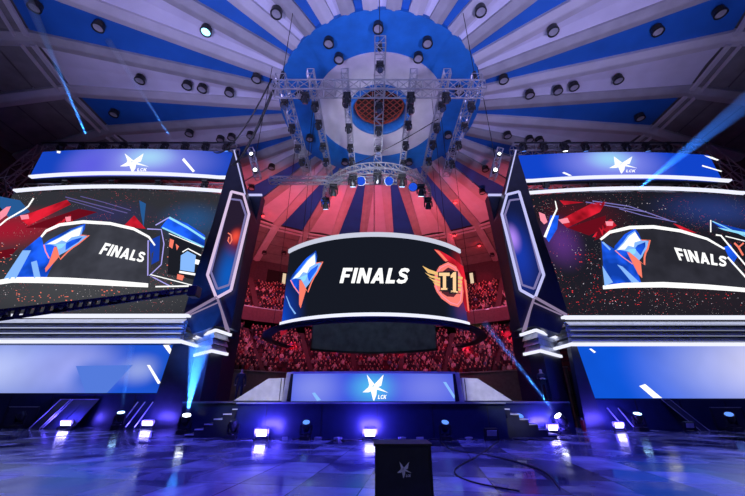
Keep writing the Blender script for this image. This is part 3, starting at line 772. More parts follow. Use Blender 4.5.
for s, W in ((-1, 'left'), (1, 'right')):
    X = lambda v: AX + s * v
    cxs = X(19.5); fn = side_surf(cxs); sL = lambda a, b: (min(X(a), X(b)), max(X(a), X(b)))
    # main screen
    zr = 0 if s < 0 else -.32; wo = 0 if s < 0 else .7
    x0, x1 = sL(11.75, 27.3 + wo * .6)
    ms = thing('video_screen', (cxs, YS, 6.28), f'huge main video wall on the {W} showing the emblem and FINALS', 'video screen')
    panel(fn, x0, x1, 6.28, 15.62 + zr * .5, vidL if s < 0 else vidR, 'picture_panel', ms)
    panel(fn, x0 - .1, x1 + .1, 6.2, 15.7 + zr * .5, black, 'rear_frame', ms, dep=.25, off=.32)
    x0, x1 = sL(11.4, 27.2 + wo)
    panel(side_surf(cxs, 8.2, .65, YS - .2), x0, x1, 15.74 + zr * .5, 15.87 + zr * .5, strip, 'top_light_strip', ms, dep=.3)
    # banner
    x0, x1 = sL(11.55, 26.75)
    bn = thing('banner_screen', (cxs, YS, 17.0), f'long blue banner screen with a white star above the {W} main screen', 'video screen')
    fb = side_surf(cxs, 7.6, .4)
    panel(fb, x0, x1, 17.2 + zr, 19.6 + zr, banL if s < 0 else banR, 'picture_panel', bn)
    panel(fb, x0, x1, 17.1 + zr, 19.7 + zr, black, 'rear_frame', bn, dep=.3, off=.32)
    x0, x1 = sL(11.4, 26.6 + wo)
    panel(side_surf(cxs, 7.6, .55, YS - .2), x0, x1, 17.03 + zr, 17.15 + zr, strip, 'light_strip', bn, dep=.3)
    if s < 0: emblem_star(fb, 120.5, 147.5, 153.5, 172, 1, bn)
    else: emblem_star(fb, 609.5, 636, 156.5, 173, 1, bn)
    for ps in (([[(184, 158), (195, 171), (193, 172.5), (182, 160)]], [[(57, 150.8), (61, 151.5), (60, 153.5), (57, 153)]]) if s < 0 else ([[(702, 165), (722, 171), (721, 172), (702, 166.5)]], [[(704, 155.5), (712, 157), (719, 160), (717, 160.8), (709, 158)]], [[(564, 172), (572, 175.5), (569, 176), (562, 173)]])):
        decal('light_streak', fb, [px_xz(p, fb) for p in ps], white_e, 1, bn)
    # framing truss behind and beside
    for za, zb, yy in ((16.05, 16.95, YS + .9),):
        tr = truss((X(11.6), yy, 16.5), (X(27.5), yy, 16.5), f'grey truss in the gap between banner and main screen on the {W}', w=.8, h=.75, r=.04, bay=1.1)
    truss((X(11.9), YS + 1.6, 21.2), (X(28.6), YS + 1.6, 21.2), f'grey truss carrying the lights above the {W} banner screen', w=.7, h=.7, r=.04, bay=1.0)
    truss((X(28.6), YS + 1.6, 21.2), (X(30.6), YS + 1.6, 17.6), f'slanting upper outer truss beside the {W} banner screen', w=.9, h=.9, r=.04, bay=1.2)
    truss((X(30.6), YS + 1.6, 17.6), (X(28.6), YS + 1.6, 14.2), f'slanting lower outer truss beside the {W} main screen', w=.9, h=.9, r=.04, bay=1.2)
    truss((X(29.2), YS + 1.6, 0), (X(29.2), YS + 1.6, 14.3), f'upright truss tower standing at the outer edge of the {W} main screen', w=.9, h=.9, r=.04, bay=1.2)
    MB().box(*sL(11.9, 28.4), YS + .85, YS + .95, 21.35, 21.45).build('lamp_rail', black, bn)
    for i in range(9):
        xx = 12.6 + i * 1.75
        lit = i in ((7, 3) if s < 0 else (2,))
        hang(X(xx), YS + .9, 21.35, (.1, -.5, .8), lens_white if lit else lens_dim if i % 3 == 0 else lens_off,
             f'{"lit" if lit else "dark"} light over the {W} banner screen, {["one","two","three","four","five","six","seven","eight","nine"][i]} counted outward from its pylon', None, s=1.3)
    for i in range(4):
        hang(X(13.2 + i * 3.6), YS + .2, 16.95, (0, -.6, .7), lens_dim if i == 0 else lens_off,
             f'moving head light in the gap under the {W} banner, {["nearest the pylon", "second from the pylon", "third from the pylon", "farthest from the pylon"][i]}', s=1.1)
    zo = 0 if s < 0 else -.16; zpl = 1.8 if s < 0 else 1.5
    # louvre band
    lb = thing('louvre_band', (X(20), YS - .9, 4.5), f'silver louvred light band running under the {W} main screen', 'stage trim')
    for z0, z1, nm, m in ((6.04 + zo * .6, 6.18 + zo * .6, 'top_light_strip', strip), (4.53 + zo, 4.66 + zo, 'bottom_light_strip', strip)):
        mb = MB(); x0, x1 = sL(11.35, 30.5); mb.box(x0, x1, YS - 1.3, YS - .75, z0, z1)
        x0, x1 = sL(11.3, 11.6); mb.box(x0, x1, YS - 1.3, YS + 1.1, z0, z1); mb.build(nm, m, lb)
    mb = MB(); x0, x1 = sL(11.9, 30.4); mb.box(x0, x1, YS - .7, YS + 1, 4.66 + zo, 6.0)
    mb.build('backing', dark, lb)
    for k in range(4):
        z = 4.74 + zo + k * .32
        mb = MB(); xa, xb = X(11.55), X(30.4)
        mb.add([(xa, YS - 1.15, z), (xb, YS - 1.15, z), (xb, YS - .8, z + .27), (xa, YS - .8, z + .27), (xb, YS - .7, z + .27), (xa, YS - .7, z + .27), (xb, YS - .7, z), (xa, YS - .7, z)],
               [(0, 1, 2, 3), (3, 2, 4, 5), (5, 4, 6, 7), (7, 6, 1, 0)])
        mb.add([(xa - 0 * s, YS - 1.15, z), (xa, YS + 1, z), (xa + s * .3, YS + 1, z + .27), (xa + s * .3, YS - .8, z + .27)], [(0, 1, 2, 3)])
        mb.build('louvre', louv, lb)
        mb = MB(); mb.box(min(xa, xb), max(xa, xb), YS - 1.19, YS - 1.15, z - .03, z + .02); mb.build('edge_light', glow('louvre_edge_light_' + W, (.7, .76, 1), .7 if s < 0 else .3), lb)
    # low screen and plinth
    YP = YS + .9 if s < 0 else YS - .6; xe = 12.95 if s < 0 else 11.95; zt_ = 4.75 if s < 0 else 4.4
    ls = thing('low_video_screen', (cxs, YP, 1.85), f'long low blue video wall under the louvre band on the {W}', 'video screen')
    fl = lambda x: YP
    x0, x1 = sL(xe, 30.4)
    panel(fl, x0, x1, zpl + .05, zt_, lowL if s < 0 else lowR, 'picture_panel', ls, n=2)
    panel(fl, x0, x1, zpl, zt_, black, 'rear_frame', ls, n=2, off=.32)
    for ps in (([[(163, 345), (169, 345), (175, 356), (172, 357)], [(147, 365), (150, 365), (161, 383), (158, 384)]], ) if s < 0 else ([[(639, 386), (645, 384), (662, 398), (653, 398)], [(589, 349), (591, 348.5), (596, 352), (594, 353)]],)):
        decal('light_streak', fl, [px_xz(p, fl) for p in ps], white_e, 1, ls)
    if s < 0: decal('dark_triangle', fl, [px_xz([(76, 366), (133, 365), (107, 393), (86, 393)], fl)], glow('picture_mid_blue', (.1, .22, .8), .9), 1, ls)
    pl = thing('screen_plinth', (cxs, YP, 0), f'dark plinth wall under the low video screen on the {W}', 'plinth')
    x0, x1 = sL(xe, 30.4)
    MB().box(x0, x1, YP, YP + 1.2, 0, zpl).build('body', navy, pl)
    for xx in (14.5, 17, 19.5, 22, 24.5, 27): MB().box(X(xx) - .02, X(xx) + .02, YP - .03, YP, .1, zpl - .05).build('panel_seam', black, pl)
    # --- pylon
    py = thing('stage_pylon', (X(10.4), YS, 0), f'tall dark angular pylon with a glowing outlined panel on the {W} of the stage', 'pylon')
    Yp = 20.1
    def pp_(pts, y=Yp):              # outline measured on the left pylon, mirrored for the right
        o = []
        for a, b in pts:
            q = onY(a, b, y); o.append((AX + s * (AX - q.x) * 1.0, q.z))
        return o
    body = pp_([(234, 150), (239, 172), (246, 196), (251, 214), (242, 262), (237, 296), (231, 328), (216, 326), (192, 334), (184, 312), (196, 272), (213, 222), (226, 175)])
    mb = MB(); mb.prism(body, Yp, Yp + 1.3); mb.build('body', dark, py)
    back = pp_([(240, 195), (262, 195), (256, 222), (247, 262), (240, 300), (232, 336), (220, 336), (236, 262)], Yp + 1.4)
    mb = MB(); mb.prism(back, Yp + 1.4, Yp + 2.2); mb.build('rear_fin', navy, py)
    mb = MB(); a, b = pp_([(240, 195), (262, 195)], Yp + 1.35); mb.bar((a[0], Yp + 1.35, a[1]), (b[0], Yp + 1.35, b[1]), .14); mb.build('rear_fin_strip', lav_strip, py)
    st_m = pink_strip if s < 0 else lav_strip
    hexo = pp_([(231.5, 191.5), (243.5, 194.5), (249, 214), (231, 290), (216.5, 298), (207.5, 275)], Yp - .2)
    hexi = pp_([(229.5, 199), (241, 200.5), (246, 215), (229.5, 285), (217.5, 289), (211, 272)], Yp - .1)
    for nm, H, w, y, m in (('outer_light_frame', hexo, .125, Yp - .2, st_m), ('inner_light_frame', hexi, .07, Yp - .1, glow('dim_violet_strip', (.25, .22, .5), .8))):
        mb = MB()
        for i in range(6):
            a, b = H[i], H[(i + 1) % 6]; mb.bar((a[0], y, a[1]), (b[0], y, b[1]), w, .14)
        mb.build(nm, m, py)
    hp = MB(); hp.prism(hexo, Yp - .12, Yp - .01)
    if s < 0:
        hm = video('pylon_picture_left', (.02, .012, .03), [(-9.3, 8.8, 1.2, 3.2, (.005, .1, .5)), (-8.9, 11.2, 1.3, 1.5, (.16, .01, .02)), (-9.25, 11.5, .55, .8, (.9, .08, .05))])
    else:
        hm = video('pylon_picture_right', (.008, .012, .06), [(9.7, 10.2, 1.5, 3.8, (.01, .04, .4)), (9.45, 11.4, .7, 1.4, (.45, .25, .95))])
    hpo = hp.build('picture_panel', hm, py)
    fh = lambda x: Yp - .13
    if s < 0:
        decal('small_emblem', fh, [px_xz(p, fh) for p in stroke([(228, 233), (231, 235), (232, 240), (230, 244), (228, 241), (229, 237)], 1.2)], e_orange, 1, py)
    # tent of light bars under the hexagon
    T = pp_([(217, 297), (185, 315), (229, 332), (219, 302), (190, 315), (226, 330)], Yp - .2)
    mb = MB()
    for a, b, w in ((0, 1, .13), (0, 2, .11), (3, 5, .07), (3, 4, .07)): mb.bar((T[a][0], Yp - .2, T[a][1]), (T[b][0], Yp - .2, T[b][1]), w)
    mb.bar((hexo[4][0], Yp - .2, hexo[4][1]), (T[0][0], Yp - .2, T[0][1]), .15)
    mb.build('crossed_light_bars', glow('dim_pink_bar', (.36, .27, .46), .7), py)
    E = pp_([(234, 150), (245, 194)], Yp - .05)
    mb = MB(); mb.bar((E[0][0], Yp - .02, E[0][1]), (E[1][0], Yp - .02, E[1][1]), .08); mb.build('edge_light', lav_strip, py)
    # collar and leg
    pk = onY(216, 329, 19.75); zc = pk.z; re_ = onZ(231, 334, zc); le = onZ(194, 337, zc); zb = onY(212, 352, 19.75).z
    fx = lambda v: AX + s * (AX - v)
    P3 = [(fx(re_.x), re_.y), (fx(pk.x), pk.y), (fx(le.x), le.y)]
    inset = lambda d: [(P3[0][0] + s * d, P3[0][1] + d * .3), (P3[1][0] + s * d, P3[1][1] + d * 1.2), (P3[2][0], P3[2][1] + d * .5)]
    L3 = inset(.3)
    mb = MB(); mb.vprism(L3 + [(L3[2][0], 23.6), (L3[0][0], 23.6)], 0, zc + 1.2); mb.build('leg', navy, py)
    def rim(z0, z1, nm, m):
        mb = MB()
        for a, b in zip(P3, P3[1:]): mb.bar((a[0], a[1], (z0 + z1) / 2), (b[0], b[1], (z0 + z1) / 2), z1 - z0, .16)
        return mb.build(nm, m, py)
    rim(zc - .13, zc, 'collar_top_strip', strip); rim(zb, zb + .13, 'collar_bottom_strip', strip)
    for k in range(3):
        hh = (zc - zb - .26) / 3; z = zb + .13 + k * hh; A_, B_ = inset(.03), inset(.22); mb = MB()
        for t_ in (0, 1): mb.add([(*A_[t_], z), (*A_[t_ + 1], z), (*B_[t_ + 1], z + hh), (*B_[t_], z + hh)], [(0, 1, 2, 3)])
        mb.build('collar_louvre', louv, py)
    lg = MB(); lg.prism([(X(11.6), zt_), (X(xe + .05), zt_), (X(xe + .5), 0), (X(11.4), 0)], YP - .05, YP + .35)
    lg.build('slanted_post', dark, py)
# pictures on the main screens
fnL = side_surf(AX - 19.5); fnR = side_surf(AX + 19.5)
msL = [o for o in COL.objects if o.name.startswith('video_screen')][0]; msR = [o for o in COL.objects if o.name.startswith('video_screen')][1]
def pic(par, fn, name, polys, m, lay): return decal(name, fn, [px_xz(p, fn) for p in polys], m, lay, par)
q = Zo(0, 140, .3356)
pic(msL, fnL, 'red_beam', [q([(55, 232), (200, 178), (212, 192), (85, 255)]), q([(150, 262), (212, 222), (218, 242), (170, 268)]), q([(370, 255), (400, 225), (435, 265), (400, 262)])], e_red, 1)
pic(msL, fnL, 'red_haze', [q([(75, 262), (235, 205), (290, 215), (160, 262)]), q([(0, 330), (55, 320), (30, 350), (0, 355)])], glow('picture_dim_red', (.14, .004, .012), 1), 1)
pic(msL, fnL, 'pink_lamp', [q([(0, 215), (20, 200), (34, 198), (20, 225), (0, 240)]), q([(60, 225), (85, 222), (88, 235), (65, 238)]), q([(195, 230), (212, 228), (212, 242), (198, 244)])], e_pink, 2)
pic(msL, fnL, 'light_line', stroke(q([(0, 255), (20, 238), (72, 208), (85, 198), (101, 174)]), 1.6), white_e, 2)
pic(msL, fnL, 'truss_line', stroke(q([(195, 170), (280, 192), (380, 218)]), 1) + stroke(q([(240, 168), (310, 186), (390, 210)]), .8) + stroke(q([(200, 178), (290, 204), (340, 220)]), .8), glow('picture_violet', (.12, .1, .3), 1), 1)
pic(msL, fnL, 'blue_spray', [q([(0, 168), (60, 180), (90, 215), (30, 235), (0, 200)]), q([(415, 180), (435, 190), (428, 260), (420, 220)])], glow('picture_dim_blue', (.02, .1, .3), 1), 1)
pic(msL, fnL, 'filmed_screen', [q([(125, 288), (180, 258), (250, 250), (330, 256), (400, 272), (445, 296), (462, 318), (450, 380), (445, 432), (300, 418), (130, 412)])], e_dgrey, 3)
pic(msL, fnL, 'blue_stage', [q([(12, 418), (70, 330), (125, 285), (135, 330), (165, 360), (140, 412)])], e_blue, 4)
pic(msL, fnL, 'blue_stage_edge', [q([(12, 418), (70, 330), (95, 330), (50, 414)]), q([(95, 365), (112, 360), (124, 412), (105, 414)])], e_sky, 5)
pic(msL, fnL, 'screen_rim', stroke(q([(125, 290), (140, 272), (180, 254), (250, 245), (330, 250), (400, 266), (445, 290), (463, 315)]), [2, 2.6, 3, 3.2, 3, 2.8, 2.2, 1.6]) + stroke(q([(-8, 426), (40, 418), (110, 418), (200, 420), (300, 425), (380, 430), (443, 434)]), [4.5, 5.5, 6, 6.2, 5.8, 5, 4]), white_e, 5)
pic(msL, fnL, 'lettering', word('FINALS', [q([(316, 307)])[0], q([(437, 337)])[0], q([(428, 366)])[0], q([(296, 340)])[0]]), white_e, 5)
emblem_wolf(fnL, [(45.5, 245.3), (90, 236.2), (47.2, 272.1)], 5, msL)
pic(msL, fnL, 'pylon_outline', stroke(q([(440, 266), (482, 268), (490, 310), (482, 372), (447, 405), (462, 412), (512, 438)]), 1.1) + stroke(q([(465, 255), (505, 232)]), 1.1) + stroke(q([(443, 300), (442, 405)]), 1.2), e_lav, 5)
pic(msL, fnL, 'blue_glow', [q([(445, 300), (478, 285), (475, 360), (452, 372)])], glow('picture_dusk_blue', (.01, .05, .4), 1), 3)
pic(msL, fnL, 'small_blue_banner', [q([(505, 230), (560, 250), (612, 285), (610, 318), (540, 285), (480, 262)])], e_blue, 4)
pic(msL, fnL, 'small_banner_light', stroke(q([(505, 232), (560, 262), (612, 296)]), 2.2) + stroke(q([(485, 262), (540, 288), (608, 320)]), 1.6), e_cyan, 5)
pic(msL, fnL, 'small_screen', [q([(508, 280), (602, 325), (592, 420), (500, 400)])], e_black, 4)
pic(msL, fnL, 'small_screen_picture', [q([(540, 345), (560, 332), (585, 345), (580, 395), (538, 388)]), q([(555, 345), (575, 350), (565, 380)])], e_sky, 5)
pic(msL, fnL, 'small_screen_rim', stroke(q([(545, 335), (562, 325), (600, 345)]), 1.2) + stroke(q([(536, 394), (585, 402)]), 2.2) + [q([(584, 356), (598, 360), (596, 374), (582, 370)])] + stroke(q([(505, 280), (602, 320)]), .8) + stroke(q([(450, 402), (590, 438)]), 1) + stroke(q([(465, 438), (575, 436)]), 1.4), white_e, 6)
pic(msL, fnL, 'red_spots', [q([(508, 295), (520, 300), (515, 325), (505, 318)]), q([(530, 400), (550, 405), (545, 420), (528, 415)]), q([(525, 310), (535, 318), (528, 330)])], e_orange, 5)
# sparse lights of the filmed crowd
def dots(par, fn, boxes, m, lay, seed, sz=(.7, 1.8)):
    rr = random.Random(seed); ps = []
    for (x0, y0, x1, y1, n) in boxes:
        for _ in range(n):
            x, y = rr.uniform(x0, x1), rr.uniform(y0, y1); w, h = rr.uniform(*sz), rr.uniform(*sz) * .8
            ps.append([(x, y), (x + w, y + h * .3), (x + w * .7, y + h), (x - w * .2, y + h * .7)])
    tag(pic(par, fn, 'crowd_lights', ps, m, lay), kind='stuff')
dots(msL, fnL, [(0, 245, 22, 275, 16), (15, 290, 80, 302, 30), (100, 288, 120, 298, 10), (165, 255, 190, 292, 14)], e_orange, 2, 1)
dots(msL, fnL, [(0, 285, 180, 306, 34), (165, 230, 200, 290, 22), (0, 240, 30, 272, 14)], glow('picture_pale_dot', (.7, .6, .65), 1), 2, 2, (.4, 1.1))
q = Zo(495, 140, .3356)
pic(msR, fnR, 'red_beam', [q([(190, 240), (290, 188), (332, 184), (312, 215), (215, 262)]), q([(192, 180), (265, 186), (205, 194)]), q([(290, 290), (310, 262), (345, 235), (362, 255), (320, 285)]), q([(530, 248), (550, 255), (602, 278), (560, 272)])], e_red, 1)
pic(msR, fnR, 'red_haze', [q([(215, 262), (330, 225), (330, 262), (280, 285)]), q([(295, 300), (345, 280), (310, 262)])], glow('picture_dim_red', (.14, .004, .012), 1), 1)
pic(msR, fnR, 'pink_lamp', [q([(130, 215), (148, 222), (156, 245), (146, 252), (135, 240)]), q([(188, 238), (215, 232), (222, 246), (200, 250)]), q([(328, 243), (352, 243), (350, 256), (332, 256)])], e_pink, 2)
pic(msR, fnR, 'blue_glow', [q([(150, 290), (165, 225), (190, 225), (185, 265), (160, 305)])], e_blue, 1)
pic(msR, fnR, 'light_line', stroke(q([(179, 182), (184, 206), (168, 240), (148, 290)]), [1, 1.5, 2, 2.8]), white_e, 2)
pic(msR, fnR, 'truss_line', stroke(q([(270, 185), (360, 200), (450, 215)]), .9) + stroke(q([(290, 182), (400, 198), (520, 240)]), 1) + stroke(q([(370, 205), (440, 225), (540, 245)]), .8), glow('picture_violet_bright', (.2, .18, .5), 1), 1)
pic(msR, fnR, 'filmed_screen', [q([(312, 300), (350, 280), (400, 266), (470, 264), (550, 278), (630, 300), (690, 332), (740, 380), (745, 440), (500, 432), (320, 440)])], video('picture_near_black', (.028, .028, .04), streak=.25), 3)
pic(msR, fnR, 'blue_stage', [q([(316, 302), (345, 320), (400, 350), (420, 385), (436, 432), (325, 438)])], e_blue, 4)
pic(msR, fnR, 'blue_stage_edge', [q([(318, 375), (350, 425), (325, 436)]), q([(362, 372), (378, 378), (428, 424), (408, 428)]), q([(316, 306), (322, 304), (344, 326), (340, 330)])], e_sky, 5)
pic(msR, fnR, 'screen_rim', stroke(q([(313, 298), (340, 276), (400, 262), (470, 260), (550, 272), (630, 296), (682, 326)]), [2.2, 3, 3.4, 3.4, 3, 2.4, 1.6]) + stroke(q([(320, 440), (380, 434), (500, 432), (620, 438), (745, 448)]), [3.8, 5, 5.4, 5, 4.2]), white_e, 5)
pic(msR, fnR, 'lettering', word('FINALS', [q([(531, 321)])[0], q([(689, 349)])[0], q([(687, 379)])[0], q([(547, 359)])[0]]), white_e, 5)
emblem_wolf(fnR, [(614.7, 251), (649, 240.9), (640.8, 277.8)], 5, msR)
pic(msR, fnR, 'blue_glow', [q([(680, 320), (700, 312), (720, 350), (705, 372)])], e_blue, 4)
pic(msR, fnR, 'pylon_outline', stroke(q([(640, 240), (640, 276)]), 1.2) + stroke(q([(655, 284), (670, 286), (755, 388)]), 1.6) + stroke(q([(690, 350), (760, 428)]), 1.8) + stroke(q([(684, 288), (700, 292), (755, 306)]), 1), white_e, 6)
pic(msR, fnR, 'small_blue_banner', [q([(645, 245), (700, 258), (755, 272), (755, 290), (680, 268)])], e_blue, 4)
pic(msR, fnR, 'small_banner_light', [q([(660, 262), (755, 278), (755, 288), (680, 270)])] + stroke(q([(645, 243), (750, 292)]), .9), e_cyan, 5)
pic(msR, fnR, 'red_letters', stroke(q([(710, 308), (722, 320), (736, 345)]), 2) + stroke(q([(738, 308), (724, 320)]), 1.6) + stroke(q([(745, 318), (758, 345)]), 2), e_orange, 6)
dots(msR, fnR, [(575, 252, 596, 262, 14), (565, 285, 640, 305, 60), (590, 262, 600, 300, 12), (650, 292, 742, 305, 22)], video('picture_crowd_red', (.75, .04, .05), streak=.7), 2, 5, (.5, 1.5))
dots(msR, fnR, [(552, 245, 600, 300, 30), (600, 292, 742, 306, 34), (620, 200, 665, 212, 16)], glow('picture_pale_dot2', (.7, .6, .7), 1), 2, 6, (.4, 1.2))

# ------------------------------------------------------------------ round centre screen
RC, RX, RY = 8.7, .15, 28.7
ring = thing('round_screen', (RX, RY, 4.6), 'round hanging centre screen reading FINALS between two team emblems', 'video screen')
def ringf(x): return RY - math.sqrt(max(.5, RC ** 2 - (x - RX) ** 2))
vidC = video('round_video', (.008, .01, .018), [(-6.8, 6.2, 2.7, 4.2, (.004, .06, .55)), (-6.6, 5.2, 1.3, 2.2, (.01, .12, .9)), (6.8, 8.5, 1.6, 5, (.5, .008, .02)), (6.4, 6.2, 1.8, 3, (.02, .03, .16))])
A0 = 47.5
def arcp(name, r0, r1, z0, z1, a0, a1, m, n=48, cxx=RX, cyy=RY, par=ring):
    return MB().arcwall([(r0, z0), (r1, z0), (r1, z1), (r0, z1)], cxx, cyy, a0, a1, n).build(name, m, par)
arcp('picture_panel', RC - .25, RC, 6.3, 11.5, 180 - A0, 180 + A0, vidC)
arcp('top_light_strip', RC - .3, RC + .12, 11.5, 11.8, 180 - A0, 180 + A0, glow('ring_strip_light', (.6, .62, .76), 1))
arcp('bottom_light_strip', RC - .3, RC + .15, 6.02, 6.3, 180 - A0, 180 + A0, strip)
arcp('rear_panel', RC - .45, RC - .3, 6.05, 11.8, 180 - A0, 180 + A0, black)
arcp('lower_skirt', RC - .2, RC + .1, 5.78, 6.02, 180 - A0, 180 + A0, mat('skirt_blue', (.03, .06, .2), .4))
arcp('underside_ring', 8.35, 9.1, 5.9, 6.02, 66, 294, navy, n=72)
arcp('rear_screen_back', RC - .2, RC, 6.1, 11.5, -A0, A0, mat('screen_back_grey', (.11, .13, .14), .7, var=.3, vs=1.2))
arcp('rear_bottom_frame', RC - .3, RC + .1, 5.95, 6.15, -A0, A0, black)
for a in (-140, -100, -60, 60, 100, 140, 180, 0):
    x, y = RX + 8.4 * math.sin(R(a)), RY + 8.4 * math.cos(R(a))
    MB().tube((x, y, 11.5 if abs(a) > 130 or abs(a) < 50 else 6.0), (x, y, ZC + .2), .02, n=5).build('suspension_cable', cabm, ring)
decal('lettering', ringf, [px_xz(p, ringf) for p in word('FINALS', [(343.2, 268), (410.3, 268.3), (406.8, 283.6), (339.5, 283.2)])], white_e, 2, ring)
emblem_wolf(ringf, [(291.1, 280.3), (322.9, 262.3), (300.8, 307.7)], 2, ring)
decal('light_streak', ringf, [px_xz(p, ringf) for p in stroke([(286.3, 296), (290, 306), (295.5, 314)], [.6, 1.2, 1.6])], e_sky, 2, ring)
q = Zo(410, 240, .1613)
rp = lambda nm, ps, m, l: decal(nm, ringf, [px_xz(p, ringf) for p in ps], m, l, ring)
rp('red_sweep', [q([(148, 58), (175, 62), (260, 110), (330, 165), (350, 270), (365, 420), (372, 455), (345, 440), (330, 300), (300, 180), (240, 135), (210, 130)])], e_red, 2)
rp('red_sweep_shine', [q([(150, 60), (180, 70), (235, 130), (220, 135)]), q([(335, 240), (348, 250), (366, 440), (358, 440)])], e_orange, 3)
rp('emblem_disc', [q([(150, 290), (152, 215), (180, 165), (235, 138), (285, 165), (318, 225), (330, 320), (325, 385), (300, 418), (250, 405), (195, 365), (165, 325)])], glow('emblem_salmon', (1, .22, .18), 1), 4)
rp('emblem_disc_ring', stroke(q([(160, 290), (162, 218), (188, 174), (236, 152), (280, 176), (308, 230), (318, 320), (312, 378), (292, 402), (250, 390), (200, 350), (168, 310), (160, 290)]), 1.0), e_pink, 5)
rp('emblem_core', [q([(188, 290), (192, 205), (235, 172), (272, 190), (292, 240), (300, 320), (270, 355), (230, 352), (196, 330)])], glow('emblem_dark', (.1, .02, .03), 1), 5)
rp('emblem_wing', [q([(75, 162), (120, 185), (185, 208), (185, 226), (110, 206)]), q([(92, 205), (130, 222), (188, 236), (186, 250), (125, 234)]), q([(112, 232), (140, 246), (188, 258), (186, 272), (145, 260)]), q([(140, 262), (188, 278), (184, 290), (155, 280)])]
   + [q([(286, 224 + k * 24), (326 - k * 3, 232 + k * 24), (322 - k * 3, 248 + k * 24), (286, 240 + k * 24)]) for k in range(4)], e_gold, 6)
rp('emblem_letter_shadow', [q([(172, 200), (296, 196), (296, 336), (240, 336), (240, 318), (186, 318), (186, 236), (172, 236)])], e_black, 7)
gc = glow('emblem_cream', (1, .62, .32), 1.1)
rp('emblem_letter', [q([(178, 206), (244, 206), (244, 226), (178, 226)]), q([(202, 224), (222, 224), (222, 302), (202, 302)]), q([(190, 300), (234, 300), (234, 312), (190, 312)])], gc, 8)
rp('emblem_letter', [q([(264, 204), (284, 200), (284, 320), (264, 318)]), q([(250, 222), (266, 204), (266, 232), (250, 238)]), q([(252, 316), (294, 320), (294, 332), (252, 328)])], gc, 8)
rp('emblem_base', stroke(q([(176, 318), (235, 322), (310, 334)]), .8) + stroke(q([(232, 240), (232, 318)]), .8), e_black, 8)

# ------------------------------------------------------------------ stage
stage = thing('stage_platform', (AX, 16, 0), 'wide dark raised stage with a thin lit edge behind the monitor', 'stage')
YF = 16.0; ZD = 1.33
xl, xr = onY(238, 405, YF).x, onY(504, 405, YF).x
MB().box(xl, xr, YF, YF + 2.5, 0, ZD).build('front_block', navy, stage)
MB().box(-9.6, 10.0, YF + 2.5, 24.5, 0, ZD).build('rear_block', navy, stage)
mb = MB(); mb.box(xl - .05, xr + .05, YF - .08, YF + 2.5, ZD, ZD + .07); mb.box(-9.6, 10.0, YF + 2.4, 24.5, ZD, ZD + .07); mb.build('deck', mat('stage_deck', (.1, .11, .15), .3), stage)
mb = MB(); mb.box(xl - .05, xr + .05, YF - .1, YF - .08, ZD + .01, ZD + .06); mb.build('edge_trim', mat('edge_trim_silver', (.5, .52, .6), .3, .6), stage)
for xx in (-4.6, -2.2, .2, 2.6, 5): MB().box(xx - .015, xx + .015, YF - .02, YF, .05, ZD - .05).build('panel_seam', black, stage)
for s, W, x in ((-1, 'left', xl), (1, 'right', xr)):
    t = thing('stage_steps', (x + s * 1.4, YF + 1.2, 0), f'dark steps climbing sideways to the {W} end of the stage', 'steps')
    for k in range(6):
        h = ZD - .2 - k * .2; xa, xb = x + s * (.02 + k * .38), x + s * (.4 + k * .38)
        MB().box(min(xa, xb), max(xa, xb), YF + .5, YF + 2.4, 0, h).build('step', dark, t)
        MB().box(min(xa, xb), max(xa, xb), YF + .47, YF + .5, h - .05, h).build('nosing', mat('step_nosing', (.55, .55, .6), .5), t)
# podium desk with LED front, arched slightly
pod = thing('podium_desk', (AX, YF + .8, ZD + .07), 'long desk with a blue star video front in the middle of the stage', 'desk')
def podf(x): return YF + .9 - .35 * max(0, 1 - ((x - AX + .15) / 4.2) ** 2)
xa, xb = on_surf(291, 400, podf).x, on_surf(455, 400, podf).x
ztop = on_surf(372, 373.5, podf).z
vidP = video('podium_video', (.05, .1, .85), [(0, 2, 1.6, 1.0, (.1, .55, 1)), (-2.8, 2, 2, 1.4, (.25, .3, .95)), (2.6, 2, 2.4, 1.4, (.2, .24, .92))], s=.9)
panel(podf, xa, xb, ZD + .1, ztop, vidP, 'picture_panel', pod, dep=.2, n=24)
panel(podf, xa - .1, xb + .1, ztop, ztop + .1, grey, 'top_frame', pod, dep=.35, n=24, off=-.06)
for s, x in ((-1, xa), (1, xb)):
    o_, i_ = x + s * .32, x
    MB().prism([(i_, ZD + .07), (o_ + s * .12, ZD + .07), (o_ - s * .0, ztop + .06), (i_ - s * .0, ztop + .1)], YF + .85, YF + 1.3).build('side_post', grey, pod)
    MB().prism([(i_, ZD + .1), (i_ + s * .2, ZD + .1), (i_ + s * .12, ztop), (i_, ztop)], YF + .8, YF + .86).build('dark_inset', black, pod)
MB().box(xa, xb, YF + 1.1, YF + 2.4, ZD + .07, ztop - .1).build('desk_body', black, pod)
emblem_star(podf, 363, 387, 374.5, 400, 1, pod)
decal('light_streak', podf, [px_xz(p, podf) for p in ([(312, 393), (315, 392.5), (321, 400), (317, 401)], [(443, 382), (446, 382), (455, 396), (454, 399)])], e_sky, 1, pod)
for s, W in ((-1, 'left'), (1, 'right')):
    x = (xa if s < 0 else xb) + s * .45
    t = thing('ramp_panel', (x + s * 1, YF + 1.2, ZD + .07), f'pale grey sloping panel beside the {W} end of the podium desk', 'ramp')
    zt = ztop - .2
    mb = MB(); mb.prism([(x, ZD + .07), (x + s * 2.25, ZD + .07), (x + s * 2.25, ZD + .12), (x + s * .75, zt), (x, zt + .03)], YF + .95, YF + 2.3); mb.build('sloping_side', mat('ramp_grey', (.5, .5, .48), .6), t)
    mb = MB(); mb.bar((x + s * .12, YF + .93, ZD + .09), (x + s * .12, YF + .93, zt), .03); mb.bar((x, YF + .93, ZD + .1), (x + s * 2.25, YF + .93, ZD + .1), .05); mb.build('edge_trim', dark, t)

